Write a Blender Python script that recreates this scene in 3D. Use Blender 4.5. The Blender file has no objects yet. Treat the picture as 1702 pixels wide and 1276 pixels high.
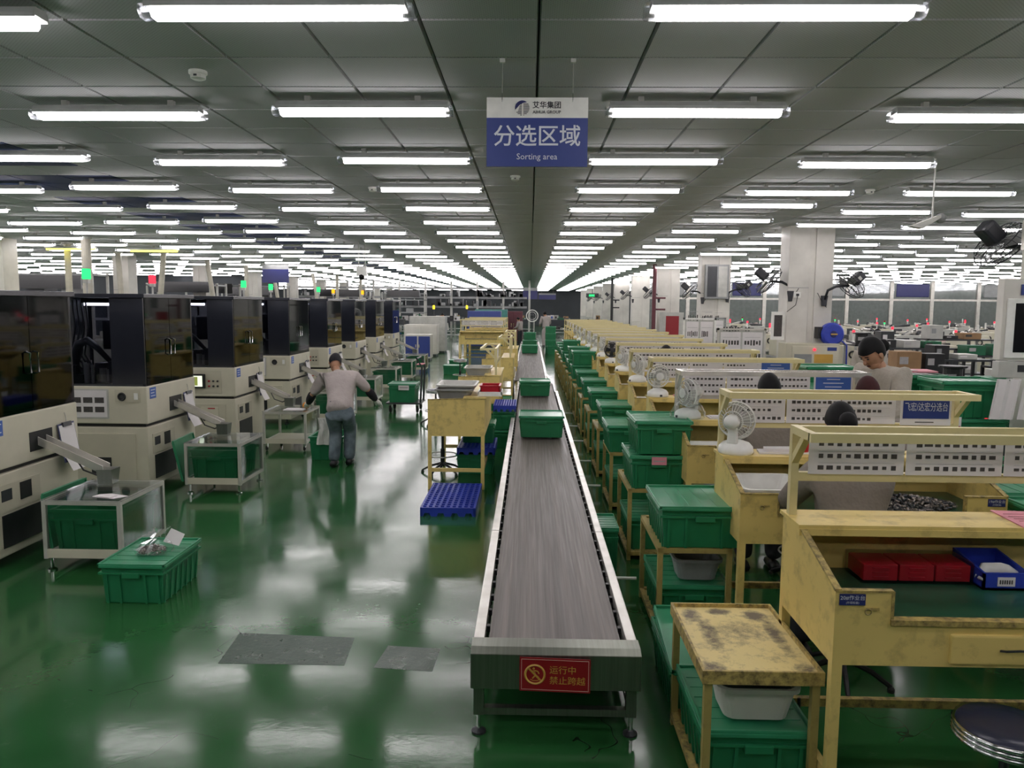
import bpy, bmesh, math, random
from mathutils import Vector, Matrix, Euler
random.seed(7)
PI = math.pi
SC = bpy.context.scene
COL = SC.collection

# ------------------------------------------------------------------ camera, world, exposure
cam = bpy.data.cameras.new('camera')
cam_o = bpy.data.objects.new('camera', cam); COL.objects.link(cam_o)
cam.sensor_width = 36.0; cam.lens = 1278.0 / 1702.0 * 36.0
cam.clip_start = 0.05; cam.clip_end = 300
_pitch, _yaw, _roll = math.atan(133 / 1278.0), math.atan(29 / 1278.0), 0.008
cam_o.location = (0, 0, 2.1)
cam_o.rotation_euler = (Matrix.Rotation(_yaw, 3, 'Z') @ Matrix.Rotation(PI / 2 - _pitch, 3, 'X') @ Matrix.Rotation(_roll, 3, 'Z')).to_euler()
SC.camera = cam_o
w = bpy.data.worlds.new('world'); SC.world = w; w.use_nodes = True
w.node_tree.nodes['Background'].inputs[0].default_value = (0.6, 0.65, 0.7, 1)
w.node_tree.nodes['Background'].inputs[1].default_value = 0.05
SC.view_settings.view_transform = 'Standard'; SC.view_settings.look = 'None'
SC.view_settings.gamma = 1.0; SC.view_settings.use_curve_mapping = False
SC.view_settings.exposure = 1.0
LAMP_STRENGTH = 9.0
SC.cycles.max_bounces = 8; SC.cycles.diffuse_bounces = 4; SC.cycles.glossy_bounces = 4
SC.cycles.transmission_bounces = 4; SC.cycles.transparent_max_bounces = 12
SC.cycles.caustics_reflective = False; SC.cycles.caustics_refractive = False
SC.cycles.sample_clamp_indirect = 6.0

# ------------------------------------------------------------------ materials
def lin(h):
    h = h.lstrip('#'); r = []
    for i in (0, 2, 4):
        c = int(h[i:i + 2], 16) / 255.0
        r.append(c / 12.92 if c <= 0.04045 else ((c + 0.055) / 1.055) ** 2.4)
    return tuple(r) + (1.0,)

class NT:
    def __init__(s, name):
        s.m = bpy.data.materials.new(name); s.m.use_nodes = True
        s.t = s.m.node_tree; s.n = s.t.nodes; s.b = s.n['Principled BSDF']; s.out = s.n['Material Output']
    def node(s, typ, **kw):
        nd = s.n.new(typ)
        for k, v in kw.items(): setattr(nd, k, v)
        return nd
    def link(s, a, b): s.t.links.new(a, b)
    def coord(s, scale=(1, 1, 1), kind='Object'):
        tc = s.node('ShaderNodeTexCoord'); mp = s.node('ShaderNodeMapping')
        mp.inputs['Scale'].default_value = scale
        s.link(tc.outputs[kind], mp.inputs['Vector']); return mp.outputs['Vector']
    def noise(s, vec, scale, detail=4, rough=0.55):
        nz = s.node('ShaderNodeTexNoise'); nz.inputs['Scale'].default_value = scale
        nz.inputs['Detail'].default_value = detail; nz.inputs['Roughness'].default_value = rough
        s.link(vec, nz.inputs['Vector']); return nz.outputs['Fac']
    def ramp(s, fac, stops):
        r = s.node('ShaderNodeValToRGB'); e = r.color_ramp.elements
        while len(e) < len(stops): e.new(0.5)
        for i, (p, c) in enumerate(stops): e[i].position = p; e[i].color = c
        s.link(fac, r.inputs['Fac']); return r.outputs['Color']
    def mix(s, fac, a, b, mode='MIX'):
        m = s.node('ShaderNodeMix', data_type='RGBA', blend_type=mode)
        for sock, v in ((m.inputs[0], fac), (m.inputs[6], a), (m.inputs[7], b)):
            if hasattr(v, 'is_output'): s.link(v, sock)
            else: sock.default_value = v
        return m.outputs[2]
    def math(s, op, a, b=0.0, c=None):
        m = s.node('ShaderNodeMath', operation=op)
        for i, v in enumerate((a, b) if c is None else (a, b, c)):
            if hasattr(v, 'is_output'): s.link(v, m.inputs[i])
            else: m.inputs[i].default_value = v
        return m.outputs[0]
    def bump(s, h, strength=0.2, dist=0.01):
        b = s.node('ShaderNodeBump'); b.inputs['Strength'].default_value = strength; b.inputs['Distance'].default_value = dist
        s.link(h, b.inputs['Height']); s.link(b.outputs[0], s.b.inputs['Normal'])

def mat(name, col, rough=0.5, metal=0.0, vary=0.12, scale=6.0, emit=None, estr=1.0, spec=0.5):
    t = NT(name); c = lin(col); b = t.b
    b.inputs['Roughness'].default_value = rough; b.inputs['Metallic'].default_value = metal
    b.inputs['Specular IOR Level'].default_value = spec
    if vary:
        f = t.noise(t.coord(), scale)
        lo = tuple(x * (1 - vary) for x in c[:3]) + (1,); hi = tuple(min(1, x * (1 + vary)) for x in c[:3]) + (1,)
        t.link(t.ramp(f, [(0.3, lo), (0.7, hi)]), b.inputs['Base Color'])
    else: b.inputs['Base Color'].default_value = c
    if emit:
        b.inputs['Emission Color'].default_value = lin(emit); b.inputs['Emission Strength'].default_value = estr
    return t.m

def worn(name, col, wear, amount=0.5, rough=0.45, scale=9.0, bias=0.0):
    t = NT(name); v = t.coord()
    f1 = t.noise(v, scale, 6, 0.65); f2 = t.noise(v, 1.7, 3)
    base = t.ramp(f2, [(0.3, tuple(x * 0.86 for x in lin(col)[:3]) + (1,)), (0.7, lin(col))])
    k = t.ramp(f1, [(0.60 - 0.1 * amount - bias, (0, 0, 0, 1)), (0.78 - bias, (amount, amount, amount, 1))])
    t.link(t.mix(k, base, lin(wear)), t.b.inputs['Base Color'])
    t.b.inputs['Roughness'].default_value = rough
    t.bump(f1, 0.06, 0.004); return t.m

def tinted(name, tint, gloss=0.25, rough=0.05):
    """smoked or clear sheet: transparent tint plus a fresnel reflection"""
    t = NT(name); n = t.n
    tr = n.new('ShaderNodeBsdfTransparent'); tr.inputs[0].default_value = tint
    gl = n.new('ShaderNodeBsdfGlossy'); gl.inputs['Roughness'].default_value = rough
    gl.inputs[0].default_value = (0.9, 0.92, 0.95, 1)
    fr = n.new('ShaderNodeFresnel'); fr.inputs[0].default_value = 1.5
    mx = n.new('ShaderNodeMixShader')
    f = t.math('MULTIPLY', fr.outputs[0], gloss)
    t.link(f, mx.inputs[0]); t.link(tr.outputs[0], mx.inputs[1]); t.link(gl.outputs[0], mx.inputs[2])
    t.link(mx.outputs[0], t.out.inputs['Surface']); return t.m

def floor_material():
    t = NT('green_epoxy_floor'); v = t.coord()
    f = t.noise(v, 0.55, 5); f2 = t.noise(v, 7.0, 6, 0.7)
    col = t.ramp(f, [(0.3, lin('22502a')), (0.72, lin('2c6034'))])
    scuff = t.ramp(f2, [(0.60, (0, 0, 0, 1)), (0.85, (0.35, 0.35, 0.35, 1))])
    col = t.mix(scuff, col, lin('5c7a5e'))
    # thin dark cracks
    vo = t.node('ShaderNodeTexVoronoi', feature='DISTANCE_TO_EDGE'); vo.inputs['Scale'].default_value = 0.9
    wv = t.node('ShaderNodeVectorMath', operation='ADD')
    nz = t.node('ShaderNodeTexNoise'); nz.inputs['Scale'].default_value = 2.2; t.link(v, nz.inputs['Vector'])
    t.link(v, wv.inputs[0]); t.link(nz.outputs['Color'], wv.inputs[1]); t.link(wv.outputs[0], vo.inputs['Vector'])
    crack = t.math('LESS_THAN', vo.outputs['Distance'], 0.0022)
    gate = t.math('GREATER_THAN', t.noise(v, 0.8, 2), 0.56)
    col = t.mix(t.math('MULTIPLY', t.math('MULTIPLY', crack, gate), 0.75), col, lin('18281c'))
    t.link(col, t.b.inputs['Base Color'])
    r = t.ramp(t.noise(v, 1.3, 6, 0.6), [(0.3, (0.08,) * 3 + (1,)), (0.75, (0.19,) * 3 + (1,))])
    rr = t.mix(scuff, r, (0.42, 0.42, 0.42, 1)); t.link(rr, t.b.inputs['Roughness'])
    t.b.inputs['Specular IOR Level'].default_value = 0.42
    t.bump(t.math('ADD', t.noise(v, 3.0, 5, 0.6), t.math('MULTIPLY', t.noise(v, 34.0, 3, 0.6), 0.06)), 0.055, 0.02); return t.m

def patch_material():
    t = NT('worn_floor_patch'); v = t.coord()
    f = t.noise(v, 5.0, 7, 0.7)
    t.link(t.ramp(f, [(0.42, lin('27422f')), (0.58, lin('344a3c')), (0.65, lin('70786c')), (0.72, lin('3f4e40'))]), t.b.inputs['Base Color'])
    t.link(t.ramp(f, [(0.4, (0.25,) * 3 + (1,)), (0.7, (0.6,) * 3 + (1,))]), t.b.inputs['Roughness'])
    t.bump(f, 0.5, 0.02); return t.m

def ceiling_material(name, col):
    t = NT(name); v = t.coord(kind='Object')
    f = t.noise(v, 1.1, 2)
    c = t.ramp(f, [(0.3, tuple(x * 0.93 for x in lin(col)[:3]) + (1,)), (0.7, lin(col))])
    # fine perforation: rows of dots
    sx = t.node('ShaderNodeSeparateXYZ'); t.link(v, sx.inputs[0])
    a = t.math('SINE', t.math('MULTIPLY', sx.outputs[0], 2 * PI / 0.022)); b = t.math('SINE', t.math('MULTIPLY', sx.outputs[1], 2 * PI / 0.022))
    d = t.math('GREATER_THAN', t.math('MULTIPLY', a, b), 0.62)
    c = t.mix(t.math('MULTIPLY', d, 0.35), c, lin('3a3c3c'))
    t.link(c, t.b.inputs['Base Color']); t.b.inputs['Roughness'].default_value = 0.75; t.b.inputs['Specular IOR Level'].default_value = 0.2
    return t.m

def belt_material():
    t = NT('worn_conveyor_belt'); v = t.coord(scale=(26, 0.35, 1))
    f = t.noise(v, 1.0, 5, 0.65); f2 = t.noise(t.coord(scale=(90, 1.2, 1)), 1.0, 3)
    f3 = t.noise(t.coord(scale=(5, 0.12, 1)), 1.0, 2)
    c = t.ramp(f, [(0.28, lin('443f3c')), (0.5, lin('645d59')), (0.72, lin('80766f'))])
    c = t.mix(t.math('MULTIPLY', f2, 0.45), c, lin('403a37'))
    c = t.mix(t.math('MULTIPLY', f3, 0.4), c, lin('7a726c'))
    t.link(c, t.b.inputs['Base Color'])
    t.link(t.ramp(f2, [(0.3, (0.34,) * 3 + (1,)), (0.7, (0.55,) * 3 + (1,))]), t.b.inputs['Roughness'])
    t.bump(f2, 0.1, 0.004); return t.m

def tray_material():
    t = NT('scuffed_yellow_tray'); v = t.coord()
    sx = t.node('ShaderNodeSeparateXYZ'); t.link(v, sx.inputs[0])
    f = t.noise(v, 26, 7, 0.75); g = t.noise(v, 6.0, 5, 0.6)
    k = 0.0
    for (cx, cy, rx, ry, wt) in ((0.07, 0.60, 0.055, 0.10, 1.0), (0.11, 0.40, 0.05, 0.22, 0.75), (0.21, 0.645, 0.07, 0.045, 1.0), (0.37, 0.60, 0.07, 0.08, 1.0), (0.41, 0.38, 0.04, 0.26, 0.8), (0.05, 0.06, 0.06, 0.06, 0.8), (0.43, 0.06, 0.05, 0.06, 0.7), (0.24, 0.40, 0.14, 0.16, 0.35)):
        a = t.math('POWER', t.math('DIVIDE', t.math('SUBTRACT', sx.outputs[0], cx), rx), 2.0)
        b = t.math('POWER', t.math('DIVIDE', t.math('SUBTRACT', sx.outputs[1], cy), ry), 2.0)
        k = t.math('MAXIMUM', k, t.math('MULTIPLY', t.math('MAXIMUM', t.math('SUBTRACT', 1.0, t.math('ADD', a, b)), 0.0), wt))
    k = t.math('ADD', k, t.math('MULTIPLY', t.math('SUBTRACT', g, 0.52), 1.2))
    k = t.math('MINIMUM', t.math('MAXIMUM', t.math('MULTIPLY', t.math('ADD', k, t.math('MULTIPLY', t.math('SUBTRACT', f, 0.5), 2.2)), 1.1), 0.0), 0.9)
    t.link(t.mix(k, lin('e2cf90'), lin('574d47')), t.b.inputs['Base Color'])
    t.b.inputs['Roughness'].default_value = 0.5; t.bump(f, 0.1, 0.004); return t.m

def steel(name, col, rough, streak=(2, 60, 60)):
    t = NT(name); f = t.noise(t.coord(scale=streak), 1.5, 4)
    c = lin(col)
    t.link(t.ramp(f, [(0.3, tuple(x * 0.8 for x in c[:3]) + (1,)), (0.7, c)]), t.b.inputs['Base Color'])
    t.b.inputs['Metallic'].default_value = 0.9; t.b.inputs['Roughness'].default_value = rough
    return t.m

def denim_material():
    t = NT('washed_denim'); v = t.coord()
    t.link(t.ramp(t.noise(v, 6, 5), [(0.3, lin('46525a')), (0.7, lin('7c8a92'))]), t.b.inputs['Base Color'])
    t.b.inputs['Roughness'].default_value = 0.9; t.bump(t.noise(v, 14, 4), 0.5, 0.02); return t.m

def cloth(name, col):
    t = NT(name); v = t.coord(); c = lin(col)
    t.link(t.ramp(t.noise(v, 4, 4), [(0.3, tuple(x * 0.82 for x in c[:3]) + (1,)), (0.7, c)]), t.b.inputs['Base Color'])
    t.b.inputs['Roughness'].default_value = 0.9; t.bump(t.noise(v, 9, 3), 0.6, 0.03); return t.m

def emission(name, col, s):
    t = NT(name); e = t.n.new('ShaderNodeEmission'); e.inputs[0].default_value = lin(col); e.inputs[1].default_value = s
    t.link(e.outputs[0], t.out.inputs['Surface']); return t.m

M = dict(
    floor=floor_material(), patch=patch_material(), tile=ceiling_material('perforated_ceiling_panel', 'c0c0c3'),
    tile_navy=ceiling_material('navy_ceiling_panel', '3c4670'), grid=mat('ceiling_grid', '4a4c4c', 0.5), void=mat('ceiling_void', '1a1b1b', 0.9),
    lamp=emission('fluorescent_diffuser', 'fff8fa', LAMP_STRENGTH), lamp_y=emission('yellow_fluorescent', 'f0e84a', LAMP_STRENGTH * 0.35),
    lamp_s=emission('cabinet_lamp', 'f4f8ff', 5.0),
    lamp_cap=tinted('clear_lamp_end', (0.80, 0.80, 0.80, 1), 0.8, 0.15), lamp_body=mat('lamp_housing', 'b9bbb9', 0.4),
    white=mat('white_plastic', 'e4e4df', 0.35), offwhite=mat('painted_panel', 'cfccc4', 0.5, scale=2), wall=mat('grey_wall', '5d6164', 0.8, scale=0.6),
    wall_d=mat('dark_wall', '3d4145', 0.8, scale=0.6),
    beige=mat('beige_machine_paint', 'c9c4b0', 0.45, vary=0.06, scale=3), beige_d=mat('beige_door_paint', 'bdb8a4', 0.45, vary=0.06, scale=3),
    smoke=tinted('smoked_acrylic', (0.07, 0.075, 0.10, 1), 1.0, 0.04), smoke_l=tinted('lightly_smoked_acrylic', (0.62, 0.63, 0.68, 1), 0.7, 0.03),
    clear=tinted('clear_acrylic', (0.97, 0.985, 0.98, 1), 0.7, 0.04), glass_d=tinted('dark_partition_glass', (0.8, 0.83, 0.84, 1), 1.0, 0.03),
    film=tinted('clear_plastic_film', (0.9, 0.92, 0.91, 1), 0.45, 0.15),
    darkp=mat('dark_hood_panel', '23252d', 0.2, vary=0.05), black=mat('black_parts', '17181a', 0.45), blackg=mat('black_gloss', '121316', 0.2),
    dgrey=mat('dark_grey_metal', '3c3e41', 0.4, 0.3), grey=mat('grey_plastic', '8e9090', 0.45), lgrey=mat('light_grey_plastic', 'b4b4ae', 0.4),
    alu=mat('aluminium_profile', 'cbc8c0', 0.35, 0.35), steel=mat('brushed_steel', 'd6d3cc', 0.24, 0.5), steel_d=steel('dull_steel', '8b8e84', 0.33, (60, 2, 2)),
    chrome=mat('chrome', 'd8d8d8', 0.1, 1.0, vary=0.0),
    green=mat('green_crate_plastic', '267a50', 0.38, vary=0.12, scale=5), green_d=mat('green_crate_inside', '14603f', 0.5), greenl=mat('green_crate_lid', '358a62', 0.28, vary=0.12, scale=7),
    yellow=worn('worn_yellow_paint', 'e4cb7b', '77633f', 0.6, bias=0.03), yellow2=worn('pale_yellow_paint', 'ddd09a', '8a7c5c', 0.35), yellow_d=worn('dirty_yellow_frame', 'a8985a', '5e5038', 0.7), edge=worn('chipped_yellow_edge', 'c2ab66', '3d332a', 0.9, scale=26, bias=0.09),
    tray=tray_material(), matg=mat('dark_green_bench_mat', '1f4a36', 0.3, vary=0.15), belt=belt_material(),
    blue=mat('blue_plastic', '2b3fa8', 0.4), navy=mat('navy_sign_face', '2c3f86', 0.4, vary=0.05), navy_d=mat('deep_navy_sign', '262b66', 0.4, vary=0.05), bluesign=mat('blue_label', '3f63b0', 0.45, vary=0.05),
    red=mat('red_plastic', 'b01828', 0.35), redsign=mat('red_warning_plate', '8c0f1c', 0.4, vary=0.05), gold=mat('gold_print', 'c9a04a', 0.45, vary=0.05), pinkline=mat('pale_print', 'd2a8a0', 0.5, vary=0),
    paper=mat('white_paper', 'dcd8d8', 0.7, vary=0.04), pink=mat('pink_paper', 'd98f9c', 0.7), ink=mat('printed_picture', '44413f', 0.7, vary=0.35, scale=60), inkl=mat('faint_print', 'a9a6a6', 0.7, vary=0.1, scale=40),
    textw=mat('white_lettering', 'd8dce6', 0.5, vary=0), textk=mat('black_lettering', '25262c', 0.5, vary=0),
    skin=mat('skin', 'b08468', 0.55, vary=0.06), hair=mat('black_hair', '0d0c0e', 0.6, spec=0.2, vary=0.2, scale=30), hair_r=mat('reddish_hair', '3a1a1c', 0.6, spec=0.2, vary=0.2, scale=30),
    shirt=cloth('grey_work_jacket', '877f77'), jacket_l=cloth('pale_grey_jacket', 'b3aca0'), tee=cloth('pale_pink_grey_shirt', 'b4aaa6'), sleeve=cloth('black_sleeve_cover', '1d1d22'), denim=denim_material(), trousers=cloth('dark_trousers', '2b2d33'),
    glove=mat('white_glove', 'd6d6d0', 0.8), parts=mat('metal_components', '8d8580', 0.35, 0.6, vary=0.5, scale=40), rubber=mat('black_rubber', '1c1c1c', 0.7),
    led_g=emission('green_signal', '2fe070', 1.1), led_r=emission('red_signal', 'ff3040', 1.3), led_o=emission('orange_signal', 'ff9a20', 1.2), led_y=emission('yellow_signal', 'ffd830', 1.4),
    screen=emission('lit_screen', 'd4dcc4', 0.8), screen_b=emission('screen_block', '8a9448', 0.5), screen_g=emission('green_digits', '40ff60', 1.2),
    orange=mat('orange_fruit', 'd98a24', 0.5), brown=mat('cardboard', '9a7a58', 0.8), vinyl=mat('dark_blue_vinyl', '23263a', 0.28, vary=0.2), board=mat('clipboard_blue', '3a3f66', 0.5),
    pipe=mat('beige_duct', 'b7b2a4', 0.5), redpipe=mat('dark_red_pipe', '5e2a34', 0.5), teal=mat('teal_paint', '3f7f78', 0.5), greyfan=mat('dark_fan_plastic', '26282e', 0.4),
)

# ------------------------------------------------------------------ mesh helpers
class MB:
    def __init__(s): s.v = []; s.f = []; s.m = []
    def add(s, vs, fs, m=0):
        o = len(s.v); s.v += [tuple(v) for v in vs]; s.f += [tuple(i + o for i in f) for f in fs]; s.m += [m] * len(fs); return s
    def box(s, x0, x1, y0, y1, z0, z1, m=0):
        return s.add([(x0, y0, z0), (x1, y0, z0), (x1, y1, z0), (x0, y1, z0), (x0, y0, z1), (x1, y0, z1), (x1, y1, z1), (x0, y1, z1)],
              [(3, 2, 1, 0), (4, 5, 6, 7), (0, 1, 5, 4), (1, 2, 6, 5), (2, 3, 7, 6), (3, 0, 4, 7)], m)
    def frustum(s, a, b, z0, z1, m=0):   # a, b: (x0,x1,y0,y1) at z0 / z1
        P = [(a[0], a[2], z0), (a[1], a[2], z0), (a[1], a[3], z0), (a[0], a[3], z0), (b[0], b[2], z1), (b[1], b[2], z1), (b[1], b[3], z1), (b[0], b[3], z1)]
        return s.add(P, [(3, 2, 1, 0), (4, 5, 6, 7), (0, 1, 5, 4), (1, 2, 6, 5), (2, 3, 7, 6), (3, 0, 4, 7)], m)
    def prism(s, pts, axis, a, b, m=0):  # polygon extruded along axis; pts are the two other coords in order
        n = len(pts); vs = []
        for c in (a, b):
            for p, q in pts: vs.append({'x': (c, p, q), 'y': (p, c, q), 'z': (p, q, c)}[axis])
        fs = [tuple(range(n - 1, -1, -1)), tuple(range(n, 2 * n))]
        fs += [(i, (i + 1) % n, n + (i + 1) % n, n + i) for i in range(n)]
        return s.add(vs, fs, m)
    def tube(s, p0, p1, r, n=8, m=0, r2=None, caps=True):
        p0 = Vector(p0); p1 = Vector(p1); d = p1 - p0
        q = d.to_track_quat('Z', 'Y'); r2 = r if r2 is None else r2; vs = []
        for c, rr in ((p0, r), (p1, r2)):
            for i in range(n):
                a = 2 * PI * (i + 0.5) / n; vs.append(c + q @ Vector((rr * math.cos(a), rr * math.sin(a), 0)))
        fs = [(i, (i + 1) % n, n + (i + 1) % n, n + i) for i in range(n)]
        if caps: fs += [tuple(range(n - 1, -1, -1)), tuple(range(n, 2 * n))]
        return s.add(vs, fs, m)
    def path(s, pts, r, n=6, m=0):
        pts = [Vector(p) for p in pts]; vs = []; k = len(pts)
        for j, p in enumerate(pts):
            d = (pts[min(j + 1, k - 1)] - pts[max(j - 1, 0)]); q = d.to_track_quat('Z', 'Y')
            rr = r[j] if isinstance(r, (list, tuple)) else r
            for i in range(n):
                a = 2 * PI * i / n; vs.append(p + q @ Vector((rr * math.cos(a), rr * math.sin(a), 0)))
        fs = [(j * n + i, j * n + (i + 1) % n, (j + 1) * n + (i + 1) % n, (j + 1) * n + i) for j in range(k - 1) for i in range(n)]
        fs += [tuple(range(n - 1, -1, -1)), tuple(range((k - 1) * n, k * n))]
        return s.add(vs, fs, m)
    def bar(s, p0, p1, w, h, m=0):  # rectangular bar
        p0 = Vector(p0); p1 = Vector(p1); d = (p1 - p0)
        up = Vector((0, 0, 1)) if abs(d.normalized().z) < 0.95 else Vector((0, 1, 0))
        x = d.cross(up).normalized() * w / 2; y = x.cross(d).normalized() * h / 2; vs = []
        for c in (p0, p1): vs += [c - x - y, c + x - y, c + x + y, c - x + y]
        return s.add(vs, [(3, 2, 1, 0), (4, 5, 6, 7), (0, 1, 5, 4), (1, 2, 6, 5), (2, 3, 7, 6), (3, 0, 4, 7)], m)
    def lathe(s, prof, n=16, m=0, c=(0, 0, 0)):
        vs = []; k = len(prof)
        for r, z in prof:
            for i in range(n):
                a = 2 * PI * i / n; vs.append((c[0] + r * math.cos(a), c[1] + r * math.sin(a), c[2] + z))
        fs = [(j * n + i, j * n + (i + 1) % n, (j + 1) * n + (i + 1) % n, (j + 1) * n + i) for j in range(k - 1) for i in range(n)]
        fs += [tuple(range(n - 1, -1, -1)), tuple(range((k - 1) * n, k * n))]
        return s.add(vs, fs, m)
    def ball(s, c, r, n=10, k=6, m=0):
        rx, ry, rz = r if isinstance(r, (list, tuple)) else (r, r, r)
        o = len(s.v); prof = [(max(1e-3, math.sin(PI * j / k)), -math.cos(PI * j / k)) for j in range(k + 1)]
        s.lathe(prof, n, m)
        for i in range(o, len(s.v)): x, y, z = s.v[i]; s.v[i] = (c[0] + x * rx, c[1] + y * ry, c[2] + z * rz)
        return s
    def ring(s, c, R, r, axis='y', n=20, k=5, m=0):
        vs = []
        for i in range(n):
            a = 2 * PI * i / n
            for j in range(k):
                b = 2 * PI * j / k; q = R + r * math.cos(b); u, v, t = q * math.cos(a), q * math.sin(a), r * math.sin(b)
                p = {'y': (u, t, v), 'x': (t, u, v), 'z': (u, v, t)}[axis]
                vs.append((c[0] + p[0], c[1] + p[1], c[2] + p[2]))
        fs = [(i * k + j, ((i + 1) % n) * k + j, ((i + 1) % n) * k + (j + 1) % k, i * k + (j + 1) % k) for i in range(n) for j in range(k)]
        return s.add(vs, fs, m)
    def xf(s, mtx, start=0):
        for i in range(start, len(s.v)): s.v[i] = tuple(mtx @ Vector(s.v[i]))
        return s
    def build(s, name, mats, parent=None, loc=(0, 0, 0), bevel=0.0, smooth=False, seg=2):
        me = bpy.data.meshes.new(name); me.from_pydata(s.v, [], s.f)
        for mm in (mats if isinstance(mats, (list, tuple)) else [mats]): me.materials.append(M[mm] if isinstance(mm, str) else mm)
        me.polygons.foreach_set('material_index', s.m)
        bm = bmesh.new(); bm.from_mesh(me)
        if bevel > 0:
            es = [e for e in bm.edges if len(e.link_faces) == 2 and e.calc_face_angle(0) > 0.6]
            bmesh.ops.bevel(bm, geom=es, offset=bevel, segments=seg, affect='EDGES', profile=0.6, clamp_overlap=True)
        bmesh.ops.recalc_face_normals(bm, faces=bm.faces); bm.to_mesh(me); bm.free()
        if smooth: me.polygons.foreach_set('use_smooth', [True] * len(me.polygons))
        o = bpy.data.objects.new(name, me); COL.objects.link(o); o.location = loc
        if parent: o.parent = parent
        return o

def tag(o, label=None, cat=None, group=None, kind=None):
    if label: o['label'] = label
    if cat: o['category'] = cat
    if group: o['group'] = group
    if kind: o['kind'] = kind
    return o
def thing(name, label, cat, loc=(0, 0, 0), rz=0.0, group=None):
    o = bpy.data.objects.new(name, None); COL.objects.link(o); o.empty_display_size = 0.1
    o.location = loc; o.rotation_euler = (0, 0, rz); return tag(o, label, cat, group)
def struct(o): o['kind'] = 'structure'; return o
def copy_tree(o, parent=None):
    c = o.copy(); COL.objects.link(c)
    if parent is not None: c.parent = parent
    for ch in list(o.children): copy_tree(ch, c)
    return c
def dup(o, loc, rz=0.0, label=None, group=None, scale=None):
    c = copy_tree(o); c.location = loc; c.rotation_euler = (0, 0, rz)
    if label: c['label'] = label
    if group: c['group'] = group
    if scale: c.scale = scale
    return c
ORD = 'first second third fourth fifth sixth seventh eighth ninth tenth eleventh twelfth thirteenth fourteenth fifteenth sixteenth seventeenth eighteenth nineteenth twentieth'.split()
TENS = {20: 'twenty', 30: 'thirty', 40: 'forty', 50: 'fifty'}
def nth(i):   # i from 1
    if i <= 20: return ORD[i - 1]
    t, r = i // 10 * 10, i % 10
    return TENS[t][:-1] + 'ieth' if r == 0 else TENS[t] + '-' + ORD[r - 1]

def text(body, size, material, parent, mtx, name='lettering', align='CENTER', sx=1.0, thick=0.0):
    cu = bpy.data.curves.new('t', 'FONT'); cu.body = body; cu.size = size; cu.align_x = align; cu.align_y = 'CENTER'
    cu.resolution_u = 2; cu.offset = thick
    ob = bpy.data.objects.new('t', cu); COL.objects.link(ob)
    dg = bpy.context.evaluated_depsgraph_get(); me = bpy.data.meshes.new_from_object(ob.evaluated_get(dg))
    bpy.data.objects.remove(ob); bpy.data.curves.remove(cu)
    me.transform(Matrix.Scale(sx, 4, (1, 0, 0))); me.name = name
    me.materials.clear(); me.materials.append(M[material])
    o = bpy.data.objects.new(name, me); COL.objects.link(o); o.parent = parent; o.matrix_local = mtx; return o
def facing_cam(x, y, z):   # text plane facing -Y at that local point
    return Matrix.Translation((x, y, z)) @ Matrix.Rotation(PI / 2, 4, 'X')
def facing_x(x, y, z):     # text plane facing +X
    return Matrix.Translation((x, y, z)) @ Matrix.Rotation(PI / 2, 4, 'Z') @ Matrix.Rotation(PI / 2, 4, 'X')

# ================================================================== SETTING
XL, XR, YB, YF, HC = -33.0, 33.0, -7.5, 77.0, 3.51
fl = struct(MB().box(XL, XR, YB, YF, -0.12, 0.0).build('floor', 'floor'))
for poly in ([(-1.80, 4.255), (-1.06, 4.26), (-1.085, 4.63), (-1.83, 4.67)], [(-0.885, 4.235), (-0.54, 4.205), (-0.528, 4.497), (-0.853, 4.527)]):
    MB().prism(poly, 'z', -0.002, 0.0012).build('floor_patch', 'patch', fl)
struct(MB().box(XL - 0.2, XL, YB, YF, 0, HC + 0.3).build('wall_left', 'wall'))
struct(MB().box(XR, XR + 0.2, YB, YF, 0, HC + 0.3).build('wall_right', 'wall'))
struct(MB().box(XL - 0.2, XR + 0.2, YF, YF + 0.2, 0, HC + 0.3).build('wall_far', 'wall_d'))
struct(MB().box(XL - 0.2, XR + 0.2, YB - 0.2, YB, 0, HC + 0.3).build('wall_near', 'wall_d'))
# ceiling: panels hung under a dark void, joints 7 mm wide
ceil = struct(MB().box(XL, XR, YB, YF, HC + 0.06, HC + 0.3).build('ceiling', 'void'))
tiles = []
nx0, nx1, ny0, ny1 = int(XL / 0.6), int(XR / 0.6), -19, 127
for i in range(nx0, nx1):
    for j in range(ny0, ny1):
        x, y = 0.03 + 0.6 * i + 0.3, 4.0 + 0.6 * j + 0.3
        if y > YF - 0.35 or y < YB + 0.35: continue
        navy = (-6.3 < x < -5.0) and (j % 3 != 1) and y > 7.0
        vis = y > 3.2 and abs(x + 0.02 * y) < 0.68 * y + 0.3
        tiles.append((not vis, math.hypot(x, y), x, y, navy))
tiles.sort()
first = {}
for k, (nv, d, x, y, navy) in enumerate(tiles[:300]):
    nm = 'tile_navy' if navy else 'tile'
    if nm not in first:
        g = 0.006
        o = MB().frustum((-0.294 + g, 0.294 - g, -0.294 + g, 0.294 - g), (-0.296, 0.296, -0.296, 0.296), 0, 0.03).build('ceiling_panel', nm, ceil); first[nm] = o
    else:
        o = first[nm].copy(); COL.objects.link(o)
    o.location = (x, y, HC)
far = MB(); g = 0.006
for nv, d, x, y, navy in tiles[300:]:
    far.frustum((x - 0.3 + g, x + 0.3 - g, y - 0.3 + g, y + 0.3 - g), (x - 0.297, x + 0.297, y - 0.297, y + 0.297), HC, HC + 0.03, 1 if navy else 0)
tag(far.build('ceiling_panels', ['tile', 'tile_navy'], ceil), kind='stuff')

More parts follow.
